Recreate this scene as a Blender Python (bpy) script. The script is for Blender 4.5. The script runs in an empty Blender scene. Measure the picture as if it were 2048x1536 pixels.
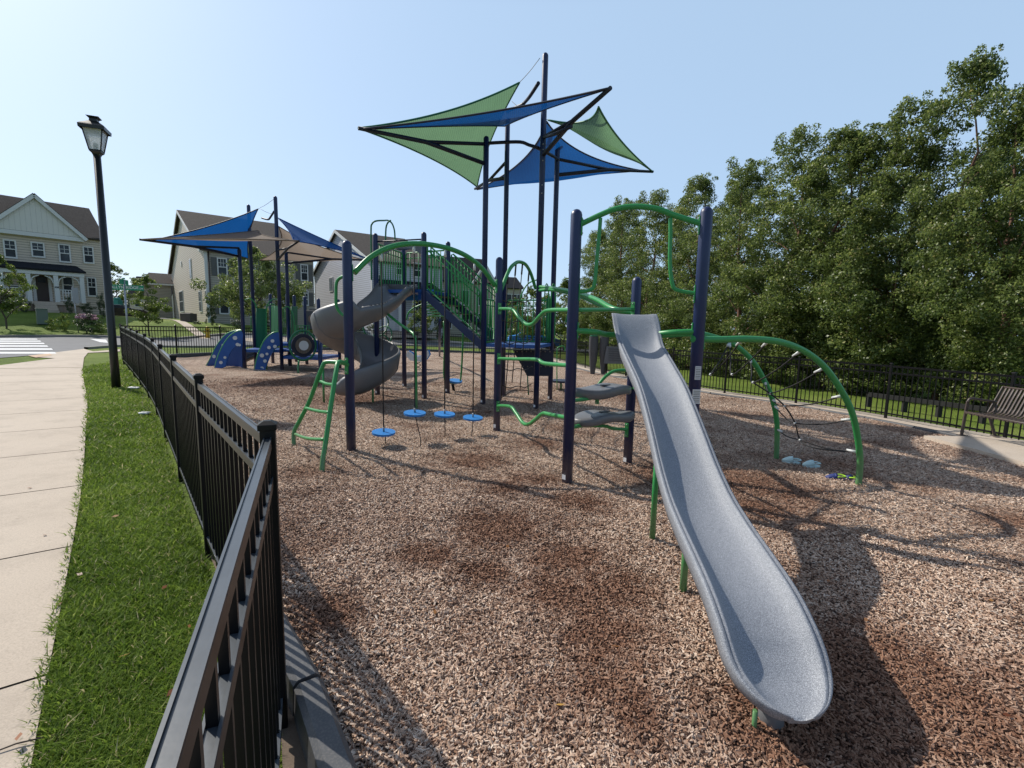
import bpy, bmesh, math, random
import numpy as np
from mathutils import Vector, Matrix, Quaternion
random.seed(7)
C = bpy.context.scene.collection
sc = bpy.context.scene
R_ = math.radians

# ------------------------------------------------------------------ camera
F_, PIT, ROL, CH = 950.0, 118/950.0, 0.0205, 1.62
_cp,_sp,_cr,_sr = math.cos(PIT),math.sin(PIT),math.cos(ROL),math.sin(ROL)
CW=Vector((0,_cp,-_sp)); _u=Vector((0,_sp,_cp)); _r=Vector((1,0,0))
CR=_r*_cr+_u*_sr; CU=-_r*_sr+_u*_cr
def ray(x,y): return CR*((x-1024)/F_)+CU*(-(y-768)/F_)+CW
def at(x,y,Y):
    d=ray(x,y); t=Y/d.y; return Vector((d.x*t,Y,CH+d.z*t))
SX,SY=-0.022,-0.010
def G(x,y,dz=0):
    d=ray(x,y); t=(dz-CH)/(d.z-SX*d.x-SY*d.y); return Vector((d.x*t,d.y*t,CH+d.z*t))
def lerp_tab(tab,k):
    if k<=tab[0][0]: return tab[0][1:]
    for a,b in zip(tab,tab[1:]):
        if k<=b[0]:
            t=(k-a[0])/(b[0]-a[0]); return tuple(a[i]*(1-t)+b[i]*t for i in range(1,len(a)))
    return tab[-1][1:]
HILL=[(-1.6,22,33,1.6),(-1.0,27.8,37,1.55),(-0.63,31,40,1.1),(-0.3,40,47,0.75),(0.0,46,56,0.4),(0.15,50,60,0.0)]
def gz(x,y):
    z=SX*max(-70,min(60,x))+SY*max(-40,min(90,y))
    if y>15:
        yc,yh,a=lerp_tab(HILL,x/y)
        t=max(0,min(1,(y-yc)/(yh-yc))); z+=a*t*t*(3-2*t)
    return z
def on(x,y,dz=0): return Vector((x,y,gz(x,y)+dz))

cam=bpy.data.cameras.new('camera'); co=bpy.data.objects.new('camera',cam); C.objects.link(co)
cam.sensor_width=36; cam.lens=36*F_/2048; cam.clip_start=0.05; cam.clip_end=4000
m=Matrix((CR,CU,-CW)).transposed().to_4x4(); m.translation=Vector((0,0,CH)); co.matrix_world=m
sc.camera=co

# ------------------------------------------------------------------ light
SUN_AZ=R_(-31.5); SUN_EL=R_(42)
sd=Vector((math.cos(SUN_AZ)*math.cos(SUN_EL),math.sin(SUN_AZ)*math.cos(SUN_EL),-math.sin(SUN_EL)))
sun=bpy.data.lights.new('sun','SUN'); sun.energy=5.0; sun.angle=R_(0.55); sun.color=(1.0,0.94,0.84)
so=bpy.data.objects.new('sun',sun); C.objects.link(so); so.rotation_euler=sd.to_track_quat('-Z','Y').to_euler()
w=bpy.data.worlds.new('World'); sc.world=w; w.use_nodes=True
nt=w.node_tree; bg=nt.nodes['Background']
sky=nt.nodes.new('ShaderNodeTexSky'); sky.sky_type='NISHITA'; sky.sun_disc=False
sky.sun_elevation=SUN_EL; sky.sun_rotation=math.atan2(-sd.x,-sd.y)
sky.altitude=80; sky.air_density=0.8; sky.dust_density=1.6; sky.ozone_density=1.8
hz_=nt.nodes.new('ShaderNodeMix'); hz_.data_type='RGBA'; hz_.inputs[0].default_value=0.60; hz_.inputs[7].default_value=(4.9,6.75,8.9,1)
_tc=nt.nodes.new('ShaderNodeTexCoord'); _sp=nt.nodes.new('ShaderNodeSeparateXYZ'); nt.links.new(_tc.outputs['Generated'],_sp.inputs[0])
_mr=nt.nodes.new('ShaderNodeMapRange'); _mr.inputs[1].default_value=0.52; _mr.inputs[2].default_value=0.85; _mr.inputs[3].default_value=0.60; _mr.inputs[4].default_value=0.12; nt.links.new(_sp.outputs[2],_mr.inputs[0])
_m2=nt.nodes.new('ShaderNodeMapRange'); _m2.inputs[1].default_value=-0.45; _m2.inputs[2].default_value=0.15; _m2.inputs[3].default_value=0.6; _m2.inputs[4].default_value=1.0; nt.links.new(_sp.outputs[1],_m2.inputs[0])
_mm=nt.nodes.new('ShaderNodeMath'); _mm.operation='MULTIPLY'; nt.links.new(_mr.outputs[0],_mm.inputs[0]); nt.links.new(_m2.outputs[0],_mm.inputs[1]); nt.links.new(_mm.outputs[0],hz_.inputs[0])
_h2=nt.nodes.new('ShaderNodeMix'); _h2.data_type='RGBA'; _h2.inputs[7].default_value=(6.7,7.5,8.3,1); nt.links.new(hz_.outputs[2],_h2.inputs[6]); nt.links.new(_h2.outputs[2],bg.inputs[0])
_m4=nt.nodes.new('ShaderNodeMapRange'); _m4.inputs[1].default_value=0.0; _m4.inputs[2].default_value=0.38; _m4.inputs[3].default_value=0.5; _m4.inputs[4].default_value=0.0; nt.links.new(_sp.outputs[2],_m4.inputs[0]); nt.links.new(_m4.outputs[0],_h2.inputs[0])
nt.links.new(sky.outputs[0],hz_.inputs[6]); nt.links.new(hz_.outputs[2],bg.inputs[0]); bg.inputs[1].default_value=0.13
sc.view_settings.view_transform='Standard'; sc.view_settings.look='None'; sc.view_settings.exposure=0

# ------------------------------------------------------------------ materials
class NT:
    def __init__(s,name):
        s.m=bpy.data.materials.new(name); s.m.use_nodes=True; s.t=s.m.node_tree; s.b=s.t.nodes['Principled BSDF']
        s.out=s.t.nodes['Material Output']; s._co=None
    def n(s,t,**k):
        x=s.t.nodes.new('ShaderNode'+t)
        for a,b in k.items():
            if a.startswith('i_'): x.inputs[a[2:].replace('_',' ')].default_value=b
            else: setattr(x,a,b)
        return x
    def l(s,a,b): s.t.links.new(a,b)
    def co(s,kind='Object'):
        if s._co is None: s._co=s.n('TexCoord')
        return s._co.outputs[kind]
    def map(s,scale=(1,1,1),rot=(0,0,0),kind='Object'):
        p=s.n('Mapping'); p.inputs['Scale'].default_value=scale; p.inputs['Rotation'].default_value=rot
        s.l(s.co(kind),p.inputs[0]); return p.outputs[0]
    def noise(s,scale,detail=3,rough=0.55,vec=None,kind='Object'):
        x=s.n('TexNoise'); x.inputs['Scale'].default_value=scale; x.inputs['Detail'].default_value=detail; x.inputs['Roughness'].default_value=rough
        s.l(vec or s.co(kind),x.inputs['Vector']); return x
    def ramp(s,fac,stops):
        x=s.n('ValToRGB'); e=x.color_ramp.elements
        while len(e)<len(stops): e.new(0.5)
        for q,(p,c) in zip(e,stops): q.position=p; q.color=(*c,1) if len(c)==3 else c
        s.l(fac,x.inputs[0]); return x.outputs[0]
    def mix(s,fac,a,b,mode='MIX'):
        x=s.n('Mix',data_type='RGBA',blend_type=mode)
        if hasattr(fac,'links'): s.l(fac,x.inputs[0])
        else: x.inputs[0].default_value=fac
        for v,i in ((a,6),(b,7)):
            if hasattr(v,'links'): s.l(v,x.inputs[i])
            else: x.inputs[i].default_value=(*v,1)
        return x.outputs[2]
    def math(s,op,a,b=0.0,c=None):
        x=s.n('Math',operation=op)
        for i,v in enumerate((a,b) if c is None else (a,b,c)):
            if hasattr(v,'links'): s.l(v,x.inputs[i])
            else: x.inputs[i].default_value=v
        return x.outputs[0]
    def bump(s,h,strength=0.3,dist=0.02):
        x=s.n('Bump'); x.inputs['Strength'].default_value=strength; x.inputs['Distance'].default_value=dist
        s.l(h,x.inputs['Height']); s.l(x.outputs[0],s.b.inputs['Normal']); return x
    def set(s,col=None,rough=None,metal=None,spec=None,coat=None):
        for v,nm in ((col,'Base Color'),(rough,'Roughness'),(metal,'Metallic'),(spec,'Specular IOR Level'),(coat,'Coat Weight')):
            if v is None: continue
            if hasattr(v,'links'): s.l(v,s.b.inputs[nm])
            elif nm=='Base Color': s.b.inputs[nm].default_value=(*v,1)
            else: s.b.inputs[nm].default_value=v
        return s.m
def paint(name,col,rough=0.4,var=0.25,spec=0.5,dust=0.0,scale=3.0,metal=0.0,grime=0.0):
    s=NT(name); n1=s.noise(scale,4,0.6); n2=s.noise(scale*14,2)
    c=s.mix(s.math('MULTIPLY',n1.outputs[0],var),tuple(col),tuple(x*0.45 for x in col))
    if dust>0:
        f=s.ramp(n2.outputs[0],[(0.45,(0,0,0)),(0.8,(dust,)*3)]); c=s.mix(f,c,(0.32,0.28,0.24))
    if grime:
        g=s.n('NewGeometry'); sp_=s.n('SeparateXYZ'); s.l(g.outputs['Position'],sp_.inputs[0]); hgt=s.math('ADD',sp_.outputs[2],s.math('MULTIPLY',n2.outputs[0],-0.25))
        f=s.ramp(hgt,[(0.0,(0.32,)*3),(0.22,(0,0,0))]); c=s.mix(f,c,(0.25,0.19,0.15))
        st=s.noise(26,3,0.7,s.map((1,1,0.12))); c=s.mix(s.ramp(st.outputs[0],[(0.62,(0,0,0)),(0.72,(grime,)*3)]),c,(0.22,0.22,0.23))
    r=s.math('MULTIPLY_ADD',n1.outputs[0],0.22,rough-0.1)
    s.bump(n2.outputs[0],0.06,0.004)
    return s.set(c,r,metal,spec)
M={}
M['navy']=paint('navy_powder_coat',(0.007,0.020,0.085),0.40,0.3,dust=0.015,grime=0.10)
M['navydark']=paint('dark_navy_powder_coat',(0.008,0.012,0.032),0.5,0.3)
M['green']=paint('green_powder_coat',(0.028,0.27,0.065),0.36,0.35,dust=0.05,grime=0.14)
M['greendk']=paint('teal_green_plastic',(0.012,0.16,0.065),0.45,0.3)
M['black']=paint('black_fence_paint',(0.006,0.006,0.007),0.40,0.4,spec=0.22,scale=5)
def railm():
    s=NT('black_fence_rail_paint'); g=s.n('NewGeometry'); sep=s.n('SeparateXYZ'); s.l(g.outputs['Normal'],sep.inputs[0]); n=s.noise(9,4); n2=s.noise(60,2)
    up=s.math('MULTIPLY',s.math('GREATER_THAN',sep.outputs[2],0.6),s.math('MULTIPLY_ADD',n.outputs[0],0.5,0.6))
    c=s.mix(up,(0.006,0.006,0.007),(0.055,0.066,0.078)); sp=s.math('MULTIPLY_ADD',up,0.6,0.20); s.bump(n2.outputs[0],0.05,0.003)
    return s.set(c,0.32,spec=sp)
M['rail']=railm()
M['rope']=paint('black_rope',(0.018,0.017,0.017),0.85,0.3,scale=20)
M['brown']=paint('brown_bench_coat',(0.075,0.055,0.046),0.45,0.3)
M['white']=paint('white_trim',(0.62,0.62,0.60),0.5,0.15)
M['offwhite']=paint('off_white_plastic',(0.62,0.63,0.62),0.4,0.2)
M['bluepl']=paint('blue_plastic',(0.02,0.20,0.55),0.4,0.3)
M['bluepanel']=paint('blue_panel_plastic',(0.008,0.075,0.30),0.42,0.3)
M['greypl']=paint('grey_plastic',(0.13,0.135,0.145),0.38,0.3,dust=0.15)
M['slatepl']=paint('slate_plastic',(0.15,0.153,0.162),0.40,0.35,dust=0.12)
M['dgrey']=paint('dark_grey_plastic',(0.06,0.062,0.068),0.5,0.3,dust=0.2,scale=8)
M['chain']=paint('dull_chain',(0.10,0.11,0.12),0.6,0.3)
M['steel']=paint('galvanised_steel',(0.35,0.36,0.37),0.4,0.2,metal=0.7)
M['lampblack']=paint('lamp_post_paint',(0.012,0.014,0.013),0.38,0.3)
M['sticker']=paint('white_sticker',(0.7,0.7,0.7),0.5,0.1)
M['signgreen']=paint('street_sign_green',(0.0,0.24,0.12),0.45,0.1)
M['yellow']=paint('hydrant_yellow',(0.65,0.42,0.03),0.5,0.2)
M['aqua']=paint('pale_aqua_foam',(0.5,0.66,0.66),0.6,0.1)
M['sandal']=paint('navy_sandal_foam',(0.02,0.035,0.16),0.6,0.2)
M['lime']=paint('lime_strap',(0.35,0.62,0.02),0.6,0.1)
M['carpaint']=paint('black_car_paint',(0.012,0.014,0.017),0.2,0.1)
M['tealbin']=paint('teal_plastic',(0.02,0.22,0.20),0.5,0.2)
M['box']=paint('green_grey_utility_paint',(0.14,0.18,0.15),0.6,0.2)
M['trunk']=paint('bark',(0.10,0.075,0.06),0.9,0.6,scale=8)
M['trunkred']=paint('peeling_birch_bark',(0.22,0.12,0.085),0.9,0.7,scale=9)
M['doorbrown']=paint('dark_brown_door',(0.045,0.026,0.02),0.45,0.3)
M['shutter']=paint('grey_shutter',(0.10,0.10,0.095),0.6,0.3)
M['paper']=paint('crumpled_paper',(0.7,0.7,0.68),0.7,0.1)

def speckle():
    s=NT('speckled_grey_slide_plastic'); n=s.noise(420,1,0.5); n2=s.noise(150,2); big=s.noise(1.2,3)
    c=s.ramp(n.outputs[0],[(0.34,(0.10,0.107,0.125)),(0.47,(0.20,0.212,0.238)),(0.56,(0.285,0.30,0.33)),(0.68,(0.52,0.54,0.57))])
    c=s.mix(s.math('MULTIPLY',big.outputs[0],0.35),c,(0.17,0.19,0.225))
    sc2=s.noise(9,3,0.7,s.map((7,0.25,1)));  # long scuffs down the chute
    f=s.ramp(sc2.outputs[0],[(0.66,(0,0,0)),(0.74,(0.32,)*3)]); c=s.mix(f,c,(0.46,0.47,0.5))
    s.bump(n2.outputs[0],0.12,0.003); return s.set(c,0.58,spec=0.28)
M['speckle']=speckle()
def siding(name,col,pitch=0.19):
    s=NT(name); sep=s.n('SeparateXYZ'); s.l(s.co(),sep.inputs[0])
    z=s.math('DIVIDE',sep.outputs[2],pitch); fr=s.math('FRACT',z)
    dark=s.ramp(fr,[(0.0,(0.42,)*3),(0.16,(0.9,)*3),(0.8,(1.05,)*3),(0.95,(0.42,)*3)])
    n=s.noise(1.5,4); c=s.mix(s.math('MULTIPLY',n.outputs[0],0.22),col,tuple(x*0.6 for x in col))
    c=s.mix(1.0,c,dark,'MULTIPLY'); s.bump(fr,0.5,0.02); return s.set(c,0.6)
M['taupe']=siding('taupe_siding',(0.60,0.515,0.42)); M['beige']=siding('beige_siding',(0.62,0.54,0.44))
M['beigeshade']=siding('shaded_beige_siding',(0.42,0.38,0.31)); M['whites']=siding('pale_grey_white_siding',(0.55,0.56,0.62))  # beigeshade: darker copy of the beige siding, wall shade put into its colour
def boards():
    s=NT('board_and_batten_gable'); sep=s.n('SeparateXYZ'); s.l(s.co(),sep.inputs[0])
    a=s.math('ADD',sep.outputs[0],sep.outputs[1]); fr=s.math('FRACT',s.math('DIVIDE',a,0.42))
    d=s.ramp(fr,[(0.0,(0.8,)*3),(0.08,(1,)*3),(0.92,(1,)*3),(0.97,(0.75,)*3)]); s.bump(fr,0.3,0.01)
    return s.set(s.mix(1.0,(0.62,0.60,0.55),d,'MULTIPLY'),0.6)
M['gable']=boards()
def shingle(name,col):
    s=NT(name); b=s.n('TexBrick'); b.inputs['Scale'].default_value=5; b.inputs['Mortar Size'].default_value=0.015
    b.inputs['Color1'].default_value=(*col,1); b.inputs['Color2'].default_value=(*[x*0.6 for x in col],1); b.inputs['Mortar'].default_value=(*[x*0.4 for x in col],1)
    s.l(s.map(),b.inputs[0]); n=s.noise(14,4); c=s.mix(s.math('MULTIPLY',n.outputs[0],0.7),b.outputs[0],tuple(x*0.45 for x in col)); return s.set(c,1.0,spec=0.1)
M['roofb']=shingle('brown_asphalt_shingles',(0.115,0.100,0.090)); M['roofd']=shingle('charcoal_shingles',(0.035,0.037,0.045))
def brickm():
    s=NT('tan_brick'); b=s.n('TexBrick'); b.inputs['Scale'].default_value=7
    b.inputs['Color1'].default_value=(0.30,0.21,0.15,1); b.inputs['Color2'].default_value=(0.2,0.14,0.11,1); b.inputs['Mortar'].default_value=(0.4,0.37,0.33,1)
    s.l(s.map(),b.inputs[0]); return s.set(b.outputs[0],0.9)
M['brick']=brickm()
def glassm():
    s=NT('window_glass'); n=s.noise(0.7,3); c=s.ramp(n.outputs[0],[(0.35,(0.012,0.016,0.02)),(0.7,(0.07,0.085,0.10))]); return s.set(c,0.25,spec=0.2)
M['glass']=glassm()
def lampglass():
    s=NT('frosted_lamp_glass'); n=s.noise(9,3); c=s.ramp(n.outputs[0],[(0.3,(0.55,0.57,0.6)),(0.8,(0.8,0.82,0.85))])
    s.b.inputs['Transmission Weight'].default_value=0.35; return s.set(c,0.35)
M['lampglass']=lampglass()
def concrete(name,a,b,sc_=1.0):
    s=NT(name); n=s.noise(0.6*sc_,5,0.6); f=s.noise(120,3,0.7); st=s.noise(2.2,6,0.7)
    c=s.mix(n.outputs[0],a,b); g=s.ramp(f.outputs[0],[(0.3,(0.78,)*3),(0.55,(1,)*3),(0.75,(1.1,)*3)]); c=s.mix(1.0,c,g,'MULTIPLY')
    sp2=s.noise(15,2,0.5); c=s.mix(s.ramp(sp2.outputs[0],[(0.70,(0,0,0)),(0.76,(0.35,)*3)]),c,tuple(x*0.5 for x in a)); c=s.mix(s.ramp(st.outputs[0],[(0.47,(0,0,0)),(0.72,(0.42,)*3)]),c,tuple(x*0.6 for x in a)); s.bump(f.outputs[0],0.25,0.004); return s.set(c,0.9)
M['walk']=concrete('sidewalk_concrete',(0.43,0.355,0.28),(0.56,0.475,0.385)); M['joint']=concrete('sidewalk_joint',(0.10,0.085,0.07),(0.14,0.12,0.10))
M['asphalt']=concrete('asphalt',(0.13,0.13,0.135),(0.18,0.18,0.185)); M['kerb']=concrete('kerb_concrete',(0.22,0.2,0.18),(0.3,0.28,0.25))
M['line']=concrete('road_marking_paint',(0.68,0.68,0.68),(0.8,0.8,0.8)); M['tactile']=concrete('orange_tactile_paving',(0.5,0.34,0.22),(0.58,0.40,0.27))
M['soil']=concrete('bare_soil',(0.10,0.07,0.05),(0.2,0.15,0.11),3)

def mulch_cols(s,fac):
    return s.ramp(fac,[(0.0,(0.03,0.022,0.02)),(0.15,(0.11,0.068,0.050)),(0.24,(0.31,0.18,0.118)),(0.42,(0.51,0.35,0.25)),(0.70,(0.66,0.49,0.37)),(1.0,(0.84,0.70,0.57))])
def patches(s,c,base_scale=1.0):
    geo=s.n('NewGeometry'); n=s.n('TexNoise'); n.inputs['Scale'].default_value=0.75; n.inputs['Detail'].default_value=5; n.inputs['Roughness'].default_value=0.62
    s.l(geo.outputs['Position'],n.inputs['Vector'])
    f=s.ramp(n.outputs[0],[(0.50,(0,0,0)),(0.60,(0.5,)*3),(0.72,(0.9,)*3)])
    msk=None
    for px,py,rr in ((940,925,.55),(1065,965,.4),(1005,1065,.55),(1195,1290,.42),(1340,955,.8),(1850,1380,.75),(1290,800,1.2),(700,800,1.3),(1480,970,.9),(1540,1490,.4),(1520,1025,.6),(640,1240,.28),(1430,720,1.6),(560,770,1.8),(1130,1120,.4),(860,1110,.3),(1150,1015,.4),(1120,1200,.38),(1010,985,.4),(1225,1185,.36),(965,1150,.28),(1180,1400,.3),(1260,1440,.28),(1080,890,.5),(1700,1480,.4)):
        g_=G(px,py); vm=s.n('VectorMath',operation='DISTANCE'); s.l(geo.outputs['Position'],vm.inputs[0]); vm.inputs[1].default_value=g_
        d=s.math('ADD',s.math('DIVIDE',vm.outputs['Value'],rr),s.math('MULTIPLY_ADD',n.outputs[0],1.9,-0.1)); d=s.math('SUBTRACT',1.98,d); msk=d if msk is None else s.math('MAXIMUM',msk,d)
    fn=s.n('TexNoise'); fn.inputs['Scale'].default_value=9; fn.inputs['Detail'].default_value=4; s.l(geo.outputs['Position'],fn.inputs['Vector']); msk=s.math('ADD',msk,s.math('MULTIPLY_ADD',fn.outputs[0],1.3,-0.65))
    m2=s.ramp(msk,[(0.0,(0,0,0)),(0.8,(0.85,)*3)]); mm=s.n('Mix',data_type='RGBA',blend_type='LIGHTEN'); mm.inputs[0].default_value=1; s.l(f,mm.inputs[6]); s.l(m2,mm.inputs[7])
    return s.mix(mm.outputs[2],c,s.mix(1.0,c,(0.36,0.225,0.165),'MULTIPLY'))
def mulch():
    s=NT('wood_chip_mulch'); warp=s.noise(9,2)
    mx=s.n('Mix',data_type='VECTOR'); mx.inputs[0].default_value=0.09; s.l(s.co(),mx.inputs[4]); s.l(warp.outputs[1],mx.inputs[5])
    cols=[];hs=[]
    for rot,sx,sy in ((0.5,34,105),(-0.9,100,30),(1.3,42,120)):
        mp=s.n('Mapping'); mp.inputs['Rotation'].default_value=(0,0,rot); mp.inputs['Scale'].default_value=(sx,sy,1); s.l(mx.outputs[1],mp.inputs[0])
        v=s.n('TexVoronoi'); v.inputs['Scale'].default_value=1.0; s.l(mp.outputs[0],v.inputs['Vector']); cols.append(v.outputs['Color']); hs.append(v.outputs['Distance'])
    sel=s.noise(40,1); s1=s.math('GREATER_THAN',sel.outputs[0],0.5)
    sel2=s.noise(33,1,vec=s.map((1,1,1),(0,0,2))); s2=s.math('GREATER_THAN',sel2.outputs[0],0.56)
    col=s.mix(s2,s.mix(s1,cols[0],cols[1]),cols[2])
    mxf=s.n('Mix'); s.l(s1,mxf.inputs[0]); s.l(hs[0],mxf.inputs[2]); s.l(hs[1],mxf.inputs[3])
    sep=s.n('SeparateColor'); s.l(col,sep.inputs[0])
    c=mulch_cols(s,sep.outputs[0]); gap=s.ramp(mxf.outputs[0],[(0.35,(1.1,)*3),(0.85,(0.6,)*3)]); c=s.mix(1.0,c,gap,'MULTIPLY')
    c=patches(s,c); h=s.math('SUBTRACT',sep.outputs[1],mxf.outputs[0]); s.bump(h,0.9,0.02); return s.set(c,0.9,spec=0.25)
M['mulch']=mulch()
def chipm():
    s=NT('loose_wood_chip'); a=s.n('Attribute',attribute_name='tint'); c=mulch_cols(s,a.outputs['Fac']); c=patches(s,c)
    n=s.noise(160,2); c=s.mix(s.math('MULTIPLY',n.outputs[0],0.4),c,(0.12,0.07,0.05)); return s.set(c,0.85,spec=0.25)
M['chip']=chipm()
def grassm(name,blade=False):
    s=NT(name)
    if blade:
        a=s.n('Attribute',attribute_name='tint')
        c=s.ramp(a.outputs['Fac'],[(0.0,(0.055,0.10,0.012)),(0.45,(0.165,0.255,0.034)),(0.8,(0.29,0.38,0.07)),(0.93,(0.36,0.40,0.11)),(1.0,(0.55,0.48,0.27))])
        tr=s.n('BsdfTranslucent'); s.l(c,tr.inputs[0]); mx=s.n('MixShader'); mx.inputs[0].default_value=0.45
        s.set(c,0.6,spec=0.3); s.l(s.b.outputs[0],mx.inputs[1]); s.l(tr.outputs[0],mx.inputs[2]); s.l(mx.outputs[0],s.out.inputs[0]); return s.m
    n=s.noise(0.35,5,0.65); f=s.noise(38,3,0.7)
    c=s.ramp(n.outputs[0],[(0.3,(0.09,0.14,0.022)),(0.52,(0.155,0.22,0.035)),(0.72,(0.24,0.29,0.07))])
    c=s.mix(1.0,c,s.ramp(f.outputs[0],[(0.3,(0.35,)*3),(0.55,(1,)*3),(0.8,(1.35,)*3)]),'MULTIPLY'); s.bump(f.outputs[0],0.8,0.05); return s.set(c,0.9,spec=0.15)
M['lawn']=grassm('lawn_ground'); M['blade']=grassm('grass_blade',True)
def leafm(name,stops,tw=0.4):
    s=NT(name); a=s.n('Attribute',attribute_name='tint'); c=s.ramp(a.outputs['Fac'],stops)
    tr=s.n('BsdfTranslucent'); s.l(c,tr.inputs[0]); mx=s.n('MixShader'); mx.inputs[0].default_value=tw
    s.set(c,0.42,spec=0.5); s.l(s.b.outputs[0],mx.inputs[1]); s.l(tr.outputs[0],mx.inputs[2]); s.l(mx.outputs[0],s.out.inputs[0]); return s.m
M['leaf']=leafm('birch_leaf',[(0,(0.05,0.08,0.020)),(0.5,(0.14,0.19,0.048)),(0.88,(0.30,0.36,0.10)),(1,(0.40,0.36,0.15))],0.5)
M['leafy']=leafm('pale_yellow_green_leaf',[(0,(0.06,0.10,0.015)),(0.5,(0.12,0.18,0.03)),(1,(0.25,0.28,0.06))],0.5)
M['leafd']=leafm('dark_leaf',[(0,(0.018,0.035,0.012)),(0.5,(0.04,0.07,0.02)),(1,(0.08,0.12,0.03))],0.25)
M['leaffar']=leafm('distant_leaf',[(0,(0.05,0.075,0.05)),(0.5,(0.08,0.11,0.07)),(1,(0.12,0.15,0.09))],0.3)
M['petal']=leafm('pink_flower',[(0,(0.30,0.16,0.22)),(1,(0.55,0.36,0.45))],0.3)
def fabric(name,col,tw=0.5):
    s=NT(name); wv=s.n('TexWave'); wv.inputs['Scale'].default_value=9; wv.inputs['Distortion'].default_value=2.5; wv.inputs['Detail'].default_value=4
    s.l(s.map((1,1,0.3)),wv.inputs[0]); n=s.noise(2.5,4)
    c=s.mix(s.math('MULTIPLY',wv.outputs[1],0.55),col,tuple(x*0.45 for x in col)); c=s.mix(s.math('MULTIPLY',n.outputs[0],0.3),c,tuple(min(1,x*1.5) for x in col))
    tr=s.n('BsdfTranslucent'); s.l(c,tr.inputs[0]); mx=s.n('MixShader'); mx.inputs[0].default_value=tw; s.bump(wv.outputs[1],0.15,0.01)
    s.set(c,0.8,spec=0.2); s.l(s.b.outputs[0],mx.inputs[1]); s.l(tr.outputs[0],mx.inputs[2])
    tp=s.n('BsdfTransparent'); m3=s.n('MixShader'); m3.inputs[0].default_value=0.025; s.l(mx.outputs[0],m3.inputs[1]); s.l(tp.outputs[0],m3.inputs[2]); s.l(m3.outputs[0],s.out.inputs[0]); return s.m
M['sgreen']=fabric('green_shade_cloth',(0.13,0.245,0.125),0.5); M['sblue']=fabric('blue_shade_cloth',(0.004,0.085,0.31),0.40)
M['sbeige']=fabric('beige_shade_cloth',(0.27,0.22,0.18),0.45)

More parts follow.
